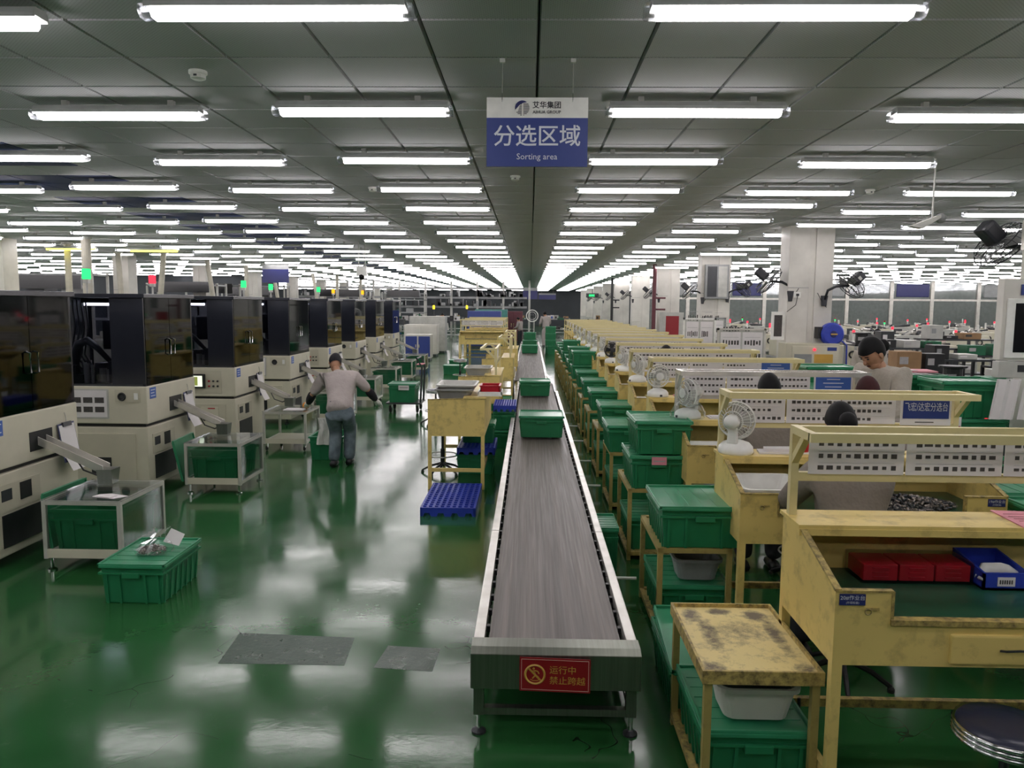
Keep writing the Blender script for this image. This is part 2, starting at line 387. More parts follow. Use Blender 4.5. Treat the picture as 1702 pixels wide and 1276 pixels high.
# ------------------------------------------------------------------ fluorescent fixtures
def make_lamp(m='lamp'):
    h = MB().prism([(-0.047, 0.0), (0.047, 0.0), (0.05, -0.009), (0.056, -0.009), (0.056, 0.012), (0.04, 0.04), (-0.04, 0.04), (-0.056, 0.012), (-0.056, -0.009), (-0.05, -0.009)], 'x', -0.59, 0.59).build('fluorescent_light', 'lamp_body')  # side lips added to the housing to block lamp light grazing the ceiling
    MB().prism([(-0.048, 0.0), (-0.048, -0.028), (-0.028, -0.05), (0.028, -0.05), (0.048, -0.028), (0.048, 0.0)], 'x', -0.565, 0.565).build('diffuser', m, h)
    for s in (-1, 1):
        a, b = sorted((0.565 * s, 0.62 * s))
        MB().prism([(-0.049, 0.0), (-0.049, -0.028), (-0.028, -0.05), (0.028, -0.05), (0.049, -0.028), (0.049, 0.0), (0.03, 0.012), (-0.03, 0.012)], 'x', a, b).build('end_cap', 'lamp_cap', h)
        MB().box(0.38 * s - 0.02, 0.38 * s + 0.02, -0.02, 0.02, 0.04, 0.085).build('bracket', 'lgrey', h)
    return h
def flat_lamp(b, x, y, z, m):
    b.prism([(y - 0.047, z), (y + 0.047, z), (y + 0.05, z - 0.009), (y + 0.056, z - 0.009), (y + 0.056, z + 0.012), (y + 0.04, z + 0.04), (y - 0.04, z + 0.04), (y - 0.056, z + 0.012), (y - 0.056, z - 0.009), (y - 0.05, z - 0.009)], 'x', x - 0.6, x + 0.6, 0)  # housing profile with the same added lips, keeping lamp light off the ceiling
    b.prism([(y - 0.048, z), (y - 0.045, z - 0.03), (y - 0.028, z - 0.05), (y + 0.028, z - 0.05), (y + 0.045, z - 0.03), (y + 0.048, z)], 'x', x - 0.565, x + 0.565, m)
ZL = 3.43
lamp0 = make_lamp(); lamp0.location = (0, 0, ZL); LAMPS = []
COLX = [-1.165, -2.935, -4.72, -6.5, -8.3, -10.1, -11.9, -13.7, -15.5, -17.3, -19.1, -20.9, -22.7, -24.5, -26.3, -28.1, -29.9, -31.6]
COLXR = [1.12, 3.10, 4.93, 6.75, 8.55, 10.35, 12.15, 13.95, 15.75, 17.55, 19.35, 21.15, 22.95, 24.75, 26.55, 28.35, 30.15, 31.8]
rows = 40
yoff = {-4.72: -0.05, -6.5: 0.25, -8.3: 0.5, 4.93: 0.12, 6.75: 0.4, 8.55: 0.7}
for side, cols in (('left', COLX), ('right', COLXR)):
    for ci, x in enumerate(cols):
        for r in range(-3, rows):
            y = 3.627 + 1.806 * r + yoff.get(x, 0.13 * (ci % 5))
            if x == 3.10 and r >= 4: y -= 0.65
            if 4.2 < x < 5.6 and any(abs(y - (7.1 + 7 * k)) < 0.4 for k in range(10)): continue
            if -13 < x < -11.2 and any(abs(y - (17.75 + 5.5 * k)) < 0.4 for k in range(11)): continue
            if y > YF - 0.5: continue
            sx = (x + 0.0227 * y) / (y + 0.001)
            vis = abs(sx) < 0.70 and y > 2.5
            LAMPS.append((0 if vis else 1, math.hypot(x, y), x, y, side, ci, r))
LAMPS.sort()
far = MB(); ny = 0
for k, (nv, d, x, y, side, ci, r) in enumerate(LAMPS):
    lab = '%s tube light from the front in the %s ceiling row %s of the centre strip' % (nth(r + 1), nth(ci + 1), side)
    if k == 0:
        o = lamp0; o.location = (x, y, ZL)
    elif k < 110:
        o = copy_tree(lamp0); o.location = (x, y, ZL)
    elif k < 297:
        if k == 110:
            b = MB(); flat_lamp(b, 0, 0, 0, 1); far0 = b.build('fluorescent_light', ['lamp_body', 'lamp']); o = far0
        else:
            o = far0.copy(); COL.objects.link(o)
        o.location = (x, y, ZL)
    else:
        flat_lamp(far, x, y, ZL, 1); continue
    tag(o, lab, 'light', 'tube lights on the ceiling')
    o.rotation_euler = (0, 0, random.uniform(-0.006, 0.006))
tag(far.build('fluorescent_lights', ['lamp_body', 'lamp']), 'distant tube lights running in rows to the far end of the hall', 'lights', kind='stuff')
for (x, y, lab) in ((-10.9, 18.2, 'yellow tinted tube light above the leftmost beige duct'), (-9.1, 18.6, 'yellow tinted tube light beside the duct behind the green signal'), (-12.9, 16.3, 'yellow tinted tube light at the left ceiling edge')):
    b = MB(); flat_lamp(b, 0, 0, 0, 1); o = b.build('fluorescent_light', ['lamp_body', 'lamp_y'], None, (x, y, ZL - 0.1)); tag(o, lab, 'light')

# ------------------------------------------------------------------ ceiling fittings
def detector(x, y, lab):
    b = MB().lathe([(0.055, 0.0), (0.055, -0.018), (0.045, -0.022), (0.045, -0.045), (0.025, -0.055)], 16)
    o = b.build('smoke_detector', 'white', None, (x, y, HC), smooth=False); tag(o, lab, 'detector')
    MB().box(-0.01, 0.01, -0.046, -0.04, -0.04, -0.028).build('vent_slot', 'dgrey', o)
detector(-2.06, 4.86, 'white round smoke detector between the two nearest left tube lights')
detector(-0.18, 8.7, 'white round smoke detector on the centre strip below the sorting sign')
detector(4.1, 9.6, 'small round detector on the ceiling before the right wall fan')
detector(-1.95, 9.6, 'small round detector left of the fourth centre light')
# wires and camera pole hung left of centre
t = thing('camera_pole', 'thin twin pole with a small camera hung from the ceiling, left of centre', 'camera', (-3.95, 18.0, 0))
for dx in (-0.05, 0.1): MB().tube((dx, 0, 2.75), (dx, 0, HC), 0.012, 6).build('pole', 'lgrey', t)
MB().box(-0.1, 0.14, -0.06, 0.06, 2.72, 2.95).build('camera_housing', 'white', t, bevel=0.02); MB().ball((0.02, -0.02, 2.70), 0.07).build('lens_dome', 'blackg', t)

# ------------------------------------------------------------------ pillars
def pillar(x, y, w, d):
    p = struct(MB().box(x, x + w, y, y + d, 0, HC).build('pillar', 'offwhite'))
    a, c = x + w * 0.46, x + w * 0.60
    MB().box(x - 0.012, a, y - 0.03, y, 1.35, HC - 0.01).build('cladding', 'offwhite', p, bevel=0.006)
    MB().box(c, x + w + 0.012, y - 0.03, y, 1.1, HC - 0.01).build('cladding', 'offwhite', p, bevel=0.006)
    MB().box(x - 0.012, a, y - 0.034, y - 0.029, 2.42, 2.43).build('cladding_seam', 'grey', p)
    MB().box(x - 0.03, x + w + 0.03, y - 0.05, y - 0.002, 0.0, 1.09).build('pillar_base', 'lgrey', p)
    return p
for k in range(10):
    pillar(4.57, 6.85 + 7.0 * k, 0.76, 0.5)
    if k < 10: pillar(-12.5, 17.5 + 5.5 * k, 0.45, 0.5)
# ------------------------------------------------------------------ far glazed partition on the right
part = thing('glass_partition', 'aluminium framed glass partition across the far right of the hall', 'partition', (0, 41.0, 0))
xs = [6.2, 8.3, 10.4, 12.3, 14.6, 16.6, 18.9, 21.0, 23.4, 25.6, 28.0]
for i, x in enumerate(xs):
    MB().box(x - 0.09, x + 0.09, -0.09, 0.09, 0, HC).build('post', 'alu', part)
    if i < len(xs) - 1:
        MB().box(x + 0.09, xs[i + 1] - 0.09, -0.012, 0.012, 0.1, HC - 0.02).build('pane', 'glass_d', part)
        MB().box(x + 0.09, xs[i + 1] - 0.09, -0.06, 0.06, 2.42, 2.52).build('transom', 'alu', part)
        if i % 2 == 0: MB().box(x + 0.2, xs[i + 1] - 0.2, -0.16, -0.08, 2.62, 3.3).build('air_unit', 'navy_d' if i % 4 else 'grey', part, bevel=0.1)
struct(MB().box(6.0, 29, 44.0, 44.2, 0, HC).build('wall_behind_partition', 'lgrey'))
struct(MB().box(-33, -12.8, 39.0, 39.2, 0, HC - 0.02).build('wall_left_rear', 'wall_d'))
# left far glazed equipment bays
part = thing('equipment_gantry', 'long grey metal gantry of racks crossing the far left hall', 'gantry', (0, 46.0, 0))
for i in range(10):
    x = -14.0 + 1.55 * i
    MB().bar((x, 0, 0), (x, 0, HC - 0.02), 0.12, 0.12).build('post', 'lgrey', part)
for z in (1.9, 2.45, 3.0): MB().bar((-14, 0, z), (-0.2, 0, z), 0.1, 0.12).build('beam', 'grey', part)
b = MB()
for i in range(130):
    x = random.uniform(-13.8, -0.5); z = random.choice((1.92, 2.47)); h = random.uniform(0.1, 0.42); ww = random.uniform(0.03, 0.14)
    b.box(x - ww, x + ww, -0.2, 0.3, z + 0.05, z + 0.05 + h, random.randint(0, 2))
tag(b.build('bobbins', ['dgrey', 'grey', 'black'], part), kind='stuff')

# ================================================================== REUSABLE THINGS
def make_crate(w=0.45, d=0.58, h=0.28, lid=True, name='plastic_crate', along=False):
    """ribbed green stacking crate, origin at bottom centre, short side faces -Y"""
    t = thing(name, None, 'crate')
    b = MB(); tp = 0.025; W, D = w / 2, d / 2
    b.frustum((-W + tp, W - tp, -D + tp, D - tp), (-W + 0.008, W - 0.008, -D + 0.008, D - 0.008), 0, h - 0.03)
    if not lid:   # hollow: replace with walls
        b = MB(); q = 0.012
        for (a0, a1, c0, c1) in ((-W, W, -D, -D + q), (-W, W, D - q, D), (-W, -W + q, -D, D), (W - q, W, -D, D)):
            b.frustum((a0 + (tp if a0 == -W else 0) - (tp if a0 == W - q else 0), a1 - (tp if a1 == W else 0) + (tp if a1 == -W + q else 0), c0 + (tp if c0 == -D else 0) - (tp if c0 == D - q else 0), c1 - (tp if c1 == D else 0) + (tp if c1 == -D + q else 0)), (a0, a1, c0, c1), 0, h)
        b.box(-W + tp, W - tp, -D + tp, D - tp, 0, 0.01)
    b.build('body', 'green', t, bevel=0.006)
    r = MB(); r.box(-W - 0.006, W + 0.006, -D - 0.006, -D + 0.01, h - 0.075, h - 0.062); r.box(-W - 0.006, W + 0.006, D - 0.01, D + 0.006, h - 0.075, h - 0.062)
    r.box(-W - 0.006, -W + 0.01, -D, D, h - 0.075, h - 0.062); r.box(W - 0.01, W + 0.006, -D, D, h - 0.075, h - 0.062)
    if not lid:
        for e in (-1, 1):
            r.box(-W - 0.014, W + 0.014, e * D - 0.014, e * D + 0.014, h - 0.02, h); r.box(e * W - 0.014, e * W + 0.014, -D, D, h - 0.02, h)
    r.build('rim', 'green', t)
    ribs = MB()   # vertical ribs follow the taper
    def rib(x, y, nx, ny):
        lo = tp; o = 0.009
        ax, ay = (abs(ny) * 0.008), (abs(nx) * 0.008)
        xb, yb = x - nx * lo, y - ny * lo
        ribs.frustum((xb - ax + min(0, nx * o), xb + ax + max(0, nx * o), yb - ay + min(0, ny * o), yb + ay + max(0, ny * o)),
                     (x - ax + min(0, nx * 0.004), x + ax + max(0, nx * 0.004), y - ay + min(0, ny * 0.004), y + ay + max(0, ny * 0.004)), 0.0, h - 0.07)
    for f in (-0.9, -0.45, 0.45, 0.9): rib(f * (W - tp), -D, 0, -1); rib(f * (W - tp), D, 0, 1)
    for f in (-0.92, -0.6, -0.3, 0, 0.3, 0.6, 0.92): rib(-W, f * (D - tp), -1, 0); rib(W, f * (D - tp), 1, 0)
    tag(ribs.build('ribs', 'green', t), kind='stuff')
    for e in (-1, 1):
        MB().box(-0.06, 0.06, min(e * D, e * (D + 0.018)), max(e * D, e * (D + 0.018)), h - 0.098, h - 0.062).build('handle', 'green', t, bevel=0.004)
    if lid:
        L = MB(); a, c = W + 0.014, D + 0.014
        L.prism([(-a, -c + 0.02), (-a + 0.02, -c), (a - 0.02, -c), (a, -c + 0.02), (a, c - 0.02), (a - 0.02, c), (-a + 0.02, c), (-a, c - 0.02)], 'z', h - 0.03, h - 0.012)
        for (x0, x1, y0, y1) in ((-a, a, -c, -c + 0.022), (-a, a, c - 0.022, c), (-a, -a + 0.022, -c, c), (a - 0.022, a, -c, c)): L.box(x0 + 0.004, x1 - 0.004, y0 + 0.004, y1 - 0.004, h - 0.02, h)
        lo = L.build('lid', 'greenl', t, bevel=0.004)
        G = MB()
        for k in range(1, 6):
            if along: y = -a + 0.03 + (2 * a - 0.06) * k / 6; G.box(y - 0.002, y + 0.002, -c + 0.03, c - 0.03, h - 0.014, h - 0.0095)
            else: y = -c + 0.03 + (2 * c - 0.06) * k / 6; G.box(-a + 0.03, a - 0.03, y - 0.002, y + 0.002, h - 0.014, h - 0.0095)
        tag(G.build('lid_ribs', 'greenl', lo), kind='stuff')
    return t
CR = make_crate(); CR_open = make_crate(0.45, 0.58, 0.28, lid=False); CR_wide = make_crate(0.54, 0.56, 0.27, along=True)
_used = set()
def place(src, loc, rz, label, group=None, scale=None):
    if id(src) not in _used:
        _used.add(id(src)); src.location = loc; src.rotation_euler = (0, 0, rz); src['label'] = label
        if group: src['group'] = group
        if scale: src.scale = scale
        return src
    c = dup(src, loc, rz, label, None, scale)
    if group: c['group'] = group
    elif 'group' in c.keys(): del c['group']
    return c
HP = PI / 2

def make_basin(w=0.42, d=0.30, h=0.13, m='white', nm='basin'):
    b = MB(); W, D = w / 2, d / 2
    def loop(sc, z, r=0.05):
        pts = []
        for (cx, cy, a0) in ((W * sc - r, D * sc - r, 0), (-W * sc + r, D * sc - r, 90), (-W * sc + r, -D * sc + r, 180), (W * sc - r, -D * sc + r, 270)):
            for k in range(5):
                a = math.radians(a0 + 22.5 * k); pts.append((cx + r * math.cos(a), cy + r * math.sin(a), z))
        return pts
    L = [loop(0.80, 0), loop(0.96, h - 0.02), loop(1.05, h - 0.02), loop(1.06, h), loop(0.95, h), loop(0.78, 0.012)]
    n = len(L[0]); vs = [p for l in L for p in l]
    fs = [(j * n + i, j * n + (i + 1) % n, (j + 1) * n + (i + 1) % n, (j + 1) * n + i) for j in range(len(L) - 1) for i in range(n)]
    fs += [tuple(range(n - 1, -1, -1)), tuple(range((len(L) - 1) * n, len(L) * n))]
    b.add(vs, fs); o = b.build(nm, m); return o

def make_stool(seat_z=0.6, ring=True, wrap=False):
    t = thing('stool', None, 'stool')
    MB().lathe([(0.145, -0.05), (0.168, -0.04), (0.172, -0.015), (0.16, 0.0), (0.10, 0.008)], 24, 0, (0, 0, seat_z)).build('seat', 'vinyl', t, smooth=True)
    r = MB()
    for z in (-0.012, -0.03, -0.048): r.ring((0, 0, seat_z + z), 0.168, 0.009, 'z', 28, 6)
    r.build('seat_band', 'chrome', t, smooth=True)
    MB().tube((0, 0, 0.10), (0, 0, seat_z - 0.05), 0.017, 10).build('gas_post', 'dgrey', t)
    MB().tube((0, 0, 0.09), (0, 0, 0.32), 0.028, 10).build('post_sleeve', 'black', t)
    for k in range(5):
        a = 2 * PI * k / 5 + 0.3; c, s = math.cos(a), math.sin(a)
        MB().path([(0.02 * c, 0.02 * s, 0.13), (0.16 * c, 0.16 * s, 0.09), (0.27 * c, 0.27 * s, 0.03)], [0.018, 0.015, 0.013], 6).build('leg', 'black', t)
        MB().lathe([(0.02, 0), (0.02, 0.02), (0.012, 0.03)], 8, 0, (0.27 * c, 0.27 * s, 0.0)).build('foot', 'rubber', t)
    if ring: MB().ring((0, 0, 0.24), 0.19, 0.009, 'z', 24, 5).build('foot_ring', 'steel', t, smooth=True)
    return t

def make_table_fan(guard='white', blades='lgrey'):
    """round cage fan on a dome base; blows towards -Y, cage axis along y"""
    t = thing('table_fan', None, 'fan')
    MB().lathe([(0.108, 0), (0.113, 0.012), (0.108, 0.045), (0.085, 0.07), (0.05, 0.082), (0.03, 0.086)], 24).build('base', 'white', t, smooth=True)
    MB().prism([(-0.034, 0.07), (0.034, 0.07), (0.03, 0.16), (0.02, 0.21), (-0.02, 0.21), (-0.03, 0.16)], 'y', 0.05, 0.085).build('neck', 'white', t, bevel=0.008)
    MB().box(-0.012, 0.012, -0.115, -0.1, 0.01, 0.03).build('switch', 'dgrey', t)
    cz = 0.215; h = MB()
    R = 0.118
    for (y, rr) in ((-0.055, 0.6), (-0.045, 0.86), (0.0, 1.0), (0.045, 0.9), (0.075, 0.55)): h.ring((0, y, cz), R * rr, 0.0035 if rr < 1 else 0.008, 'y', 28, 4)
    for k in range(30):
        a = 2 * PI * k / 30; c, s = math.cos(a), math.sin(a)
        prof = [(0.32, -0.06), (0.6, -0.056), (0.86, -0.046), (1.0, 0.0), (0.9, 0.046), (0.55, 0.076), (0.3, 0.085)]
        h.path([(R * p * c, y, cz + R * p * s) for p, y in prof], 0.0016, 3)
    h.build('guard', guard, t)
    MB().lathe([(0.04, 0.05), (0.048, 0.07), (0.045, 0.12), (0.02, 0.14)], 16).xf(Matrix.Translation((0, 0, cz)) @ Matrix.Rotation(-PI / 2, 4, 'X')).build('motor_cover', 'white', t, smooth=True)
    MB().lathe([(0.04, 0), (0.04, 0.008), (0.01, 0.012)], 16).xf(Matrix.Translation((0, -0.058, cz)) @ Matrix.Rotation(PI / 2, 4, 'X')).build('badge', guard, t)
    b = MB()
    for k in range(4):
        a = PI / 2 * k; n0 = len(b.v)
        b.add([(0.015, -0.012, -0.02), (0.10, -0.025, -0.045), (0.105, 0.01, 0.035), (0.015, 0.012, 0.02), (0.015, -0.009, -0.02), (0.10, -0.022, -0.045), (0.105, 0.013, 0.035), (0.015, 0.015, 0.02)],
              [(0, 1, 2, 3), (7, 6, 5, 4), (0, 4, 5, 1), (1, 5, 6, 2), (2, 6, 7, 3), (3, 7, 4, 0)])
        b.xf(Matrix.Translation((0, 0, cz)) @ Matrix.Rotation(a, 4, 'Y'), n0)
    b.build('blades', blades, t)
    return t

def make_wall_fan():
    """dark cage fan on a bracket arm; bracket root at origin, arm reaches +X, head tilted"""
    t = thing('wall_fan', None, 'fan')
    MB().prism([(-0.03, -0.10), (0.03, -0.10), (0.05, 0.06), (-0.05, 0.06)], 'y', -0.05, 0.0).build('wall_bracket', 'greyfan', t, bevel=0.008)
    MB().path([(0, -0.04, 0.0), (0.02, -0.08, 0.14), (0.12, -0.14, 0.2), (0.30, -0.18, 0.21)], 0.02, 8).build('arm', 'greyfan', t, smooth=True)
    hm = Matrix.Translation((0.36, -0.2, 0.27)) @ Matrix.Rotation(math.radians(48), 4, 'Y')
    MB().box(-0.07, 0.07, -0.08, 0.08, -0.02, 0.18).xf(hm).build('motor', 'greyfan', t, bevel=0.03)
    MB().box(-0.03, 0.03, -0.082, -0.078, 0.05, 0.1).xf(hm).build('rating_label', 'lgrey', t)
    g = MB(); R = 0.25
    for (z, rr) in ((-0.16, 0.25), (-0.15, 0.6), (-0.12, 0.9), (-0.07, 1.0), (-0.01, 0.85), (0.0, 0.4)): g.ring((0, 0, z), R * rr, 0.005, 'z', 26, 4)
    for k in range(26):
        a = 2 * PI * k / 26; c, s = math.cos(a), math.sin(a)
        g.path([(R * p * c, R * p * s, z) for p, z in ((0.2, -0.165), (0.6, -0.155), (0.9, -0.125), (1.0, -0.07), (0.85, -0.01), (0.3, 0.0))], 0.0028, 3)
    g.xf(hm).build('guard', 'greyfan', t)
    b = MB()
    for k in range(3):
        n0 = len(b.v); b.add([(0.03, -0.04, -0.09), (0.21, -0.09, -0.10), (0.22, 0.07, -0.05), (0.03, 0.04, -0.06), (0.03, -0.04, -0.087), (0.21, -0.09, -0.097), (0.22, 0.07, -0.047), (0.03, 0.04, -0.057)],
              [(0, 1, 2, 3), (7, 6, 5, 4), (0, 4, 5, 1), (1, 5, 6, 2), (2, 6, 7, 3), (3, 7, 4, 0)])
        b.xf(Matrix.Rotation(2 * PI * k / 3, 4, 'Z'), n0)
    b.xf(hm).build('blades', 'grey', t)
    MB().path([(0.0, -0.03, -0.08), (0.03, -0.05, -0.12), (-0.05, -0.035, -0.02), (-0.12, -0.035, 0.1)], 0.005, 5).build('cord', 'black', t)
    return t

def make_rack(w=0.46, d=0.76, h=0.6, tray=False):
    """low yellow angle-iron stand, origin at near-left floor corner"""
    t = thing('crate_rack', None, 'rack')
    q = 0.032
    for x in (0, w - q):
        for y in (0, d - q): MB().box(x, x + q, y, y + q, 0, h - 0.03).build('leg', 'yellow_d', t)
    f = MB()
    for y in (0, d - q): f.box(0, w, y, y + q, h - 0.03, h)
    for x in (0, w - q): f.box(x, x + q, 0, d, h - 0.03, h)
    f.build('top_frame', 'yellow_d', t)
    f = MB()
    for y in (0, d - q): f.box(0, w, y, y + q, 0.04, 0.07)
    for x in (0, w - q): f.box(x, x + q, 0, d, 0.04, 0.07)
    f.build('bottom_frame', 'edge', t)
    MB().box(q, w - q, q, d - q, 0.042, 0.055).build('bottom_shelf', 'yellow_d', t)
    if tray:
        MB().box(0.0, w, 0.0, d, h - 0.012, h + 0.004).build('tray_top', 'tray', t)
        for (x0, x1, y0, y1) in ((0, w, -0.012, 0), (0, w, d, d + 0.012), (-0.012, 0, -0.012, d + 0.012), (w, w + 0.012, -0.012, d + 0.012)):
            MB().box(x0, x1, y0, y1, h - 0.035, h + 0.022).build('tray_edge', 'edge', t)
    else: MB().box(q, w - q, q, d - q, h - 0.022, h - 0.012).build('top_shelf', 'yellow_d', t)
    return t

def poster(parent, x0, x1, y, z0, z1, rowsn=3, cols=9, seed=0, hang=True):
    p = MB().box(x0, x1, y - 0.002, y + 0.002, z0, z1).build('poster', 'paper', parent)
    rd = random.Random(seed); b = MB(); W = x1 - x0; H = z1 - z0
    for r in range(rowsn):
        zc = z0 + H * (0.17 + 0.30 * r); off = 0.08
        n = cols - (rd.randint(2, 4) if rd.random() < 0.35 else 0)
        for c in range(n):
            xc = x0 + W * (off + (0.86 * (c + 0.5) / cols)); ww = W * 0.86 / cols * rd.uniform(0.22, 0.36); hh = H * rd.uniform(0.035, 0.06)
            if c == 1 and rd.random() < 0.6: ww *= 1.25
            b.box(xc - ww, xc + ww, y - 0.0035, y - 0.0015, zc - hh, zc + hh, 0)
        b.box(x0 + W * 0.1, x0 + W * 0.9, y - 0.003, y - 0.0015, zc + H * 0.115, zc + H * 0.122, 1)
    tag(b.build('printed_pictures', ['ink', 'inkl'], p), kind='stuff'); return p

def make_bench(W=1.55, fz=1.0, frame=True, posters=3, sign=None, seed=1, full=True, dz=0.0, number=None, pwidth=None):
    """yellow sorting bench; origin on the floor under its near-left corner, front edge along x at y=0"""
    t = thing('sorting_bench', None, 'bench')
    prof = [(0.0, 0.70 + dz), (0.0, fz + dz), (0.41, 1.125 + dz), (0.64, 1.125 + dz), (0.64, 0.70 + dz)]
    for x in (0.0, W - 0.02):
        s = MB().prism(prof, 'x', x, x + 0.02).build('side_panel', 'yellow', t)
        e = MB(); pp = [(0.0, fz + dz), (0.41, 1.125 + dz), (0.64, 1.125 + dz)]
        for a, c in zip(pp, pp[1:]): e.bar((x + 0.01, a[0], a[1] + 0.003), (x + 0.01, c[0], c[1] + 0.003), 0.026, 0.01)
        e.build('worn_edge', 'edge', s)
    MB().box(0.02, W - 0.02, 0.02, 0.62, 0.862 + dz, 0.88 + dz).build('work_mat', 'matg', t)
    b = MB(); b.box(0.02, 0.22, 0, 0.018, 0.70 + dz, 0.998 + dz); b.box(0.22, W - 0.24, 0, 0.018, 0.70 + dz, 0.868 + dz); b.box(W - 0.24, W - 0.02, 0, 0.018, 0.70 + dz, 0.998 + dz)
    fp = b.build('front_panel', 'yellow', t)
    e = MB(); e.box(0.0, 0.225, -0.004, 0.024, 0.996 + dz, 1.004 + dz); e.box(0.215, W - 0.23, -0.012, 0.03, 0.868 + dz, 0.89 + dz); e.box(W - 0.245, W, -0.004, 0.024, 0.996 + dz, 1.004 + dz); e.box(0.216, 0.228, -0.003, 0.022, 0.87 + dz, 1.0 + dz); e.box(W - 0.246, W - 0.234, -0.003, 0.022, 0.87 + dz, 1.0 + dz)
    e.build('worn_edge', 'edge', fp)
    MB().box(0.02, W - 0.02, 0.62, 0.64, 0.70 + dz, 1.115 + dz).build('back_panel', 'yellow', t)
    sh = MB(); sh.box(-0.01, W + 0.01, 0.40, 0.66, 1.128 + dz, 1.146 + dz); sh.box(-0.01, W + 0.01, 0.395, 0.41, 1.10 + dz, 1.13 + dz)
    sh.build('top_shelf', 'yellow', t)
    MB().box(0.02, W - 0.02, 0.02, 0.62, 0.70 + dz, 0.715 + dz).build('under_panel', 'yellow', t)
    for x in (0.0, W - 0.04):
        for y in (0.0, 0.6): MB().box(x, x + 0.04, y, y + 0.04, 0, 0.70 + dz).build('leg', 'yellow', t)
    r = MB(); r.box(0.04, W - 0.04, 0.605, 0.635, 0.20, 0.24); r.build('stretcher', 'edge', t)
    r = MB(); r.box(0.005, 0.035, 0.04, 0.6, 0.20, 0.24); r.box(W - 0.035, W - 0.005, 0.04, 0.6, 0.20, 0.24); r.build('side_stretcher', 'yellow', t)
    if full:
        d = MB().box(0.45, 0.95, -0.014, 0.01, 0.715 + dz, 0.835 + dz).build('drawer', 'yellow', t, bevel=0.008)
        MB().path([(0.64, -0.014, 0.775 + dz), (0.65, -0.035, 0.782 + dz), (0.70, -0.04, 0.787 + dz), (0.75, -0.035, 0.782 + dz), (0.76, -0.014, 0.775 + dz)], 0.005, 5).build('handle', 'dgrey', d)
        MB().box(0.12, 0.17, -0.005, 0.0, 0.925 + dz, 0.935 + dz).build('hasp', 'edge', t); MB().ring((0.125, -0.01, 0.922 + dz), 0.012, 0.003, 'y', 12, 4).build('hasp_ring', 'edge', t)
    if frame:
        zt = 1.56 + dz; zl = 1.345 + dz
        for x in (0.0, W - 0.035): 
            MB().box(x, x + 0.035, 0.565, 0.6, 1.146 + dz, zt).build('frame_post', 'yellow2', t)
            MB().box(x, x + 0.035, 0.36, 0.565, zt - 0.035, zt).build('frame_arm', 'yellow2', t)
            MB().bar((x + 0.0175, 0.575, zt - 0.16), (x + 0.0175, 0.44, zt - 0.03), 0.03, 0.03).build('frame_brace', 'yellow2', t)
        MB().box(0.0, W, 0.335, 0.37, zt - 0.037, zt + 0.002).build('frame_rail', 'yellow2', t)
        MB().box(0.035, W - 0.035, 0.567, 0.598, zt - 0.034, zt - 0.002).build('frame_rail', 'yellow2', t)
        MB().box(0.035, W - 0.035, 0.567, 0.598, zl - 0.04, zl).build('frame_rail', 'yellow2', t)
        pw = pwidth or (W - 0.12 - (0.36 if sign else 0)) / posters
        for k in range(posters):
            poster(t, 0.075 + pw * k, 0.065 + pw * (k + 1), 0.56, zl - 0.005, zt - 0.04, seed=seed + k)
        if sign:
            x0, x1 = W - 0.37, W - 0.075
            sg = MB().box(x0 - 0.015, x1 + 0.015, 0.552, 0.556, zl - 0.01, zt - 0.03).build('station_sign', 'paper', t)
            MB().box(x0, x1, 0.549, 0.553, zl + 0.035, zt - 0.04).build('sign_face', 'navy' if len(sign) > 3 else 'bluesign', sg)
            if len(sign) > 3: text(sign, 0.062, 'textw', sg, facing_cam((x0 + x1) / 2, 0.548, (zl + zt) / 2), sx=0.62, thick=0.0)
            else:
                q = MB(); zc = (zl + zt) / 2
                for j, ln in enumerate((0.11, 0.17, 0.14)): q.box((x0 + x1) / 2 - ln / 2, (x0 + x1) / 2 + ln / 2, 0.5475, 0.5495, zc + 0.03 - 0.032 * j, zc + 0.036 - 0.032 * j)
                q.build('print_lines', 'textw', sg)
            MB().box(x0 + 0.08, x0 + 0.2, 0.5505, 0.5525, zl + 0.008, zl + 0.014).build('print_lines', 'ink', sg)
    if number:
        nx = 0.015 if number[2] == 'l' else W - 0.115
        n = MB().box(nx, nx + 0.10, -0.004, 0.0, 0.945 + dz, 0.99 + dz).build('number_plate', 'navy_d', t)
        text(number[0], 0.021, 'textw', n, facing_cam(nx + 0.05, -0.0048, 0.974 + dz)); text(number[1], 0.011, 'textw', n, facing_cam(nx + 0.05, -0.0048, 0.955 + dz))
    return t

# ================================================================== HANGING SIGN
t = thing('hanging_sign', 'blue and white sorting area sign hung over the centre strip', 'sign', (0, 4.62, 0))
cx, z0, z1, hw = 0.030, 2.901, 3.293, 0.295
MB().box(cx - hw, cx + hw, -0.006, 0.006, z0, 3.178).build('blue_panel', 'navy', t)
wp = MB().box(cx - hw, cx + hw, -0.006, 0.006, 3.178, z1).build('white_panel', 'white', t)
for dx in (-0.205, 0.205):
    MB().tube((cx + dx, 0, z1 - 0.02), (cx + dx, 0, HC), 0.0018, 5).build('wire', 'lgrey', t)
    MB().path([(cx + dx, -0.004, z1 - 0.025), (cx + dx, -0.01, z1), (cx + dx, 0, z1 + 0.025)], 0.003, 5).build('hook', 'chrome', t)
    MB().box(cx + dx - 0.015, cx + dx + 0.015, -0.01, 0.01, HC - 0.02, HC).build('ceiling_clip', 'white', t)
text('分选区域', 0.128, 'textw', t, facing_cam(cx, -0.0072, 3.068), thick=0.0012)
text('Sorting area', 0.049, 'textw', t, facing_cam(cx, -0.0072, 2.957))
text('艾华集团', 0.042, 'textk', t, facing_cam(cx + 0.055, -0.0072, 3.248), thick=0.0007)
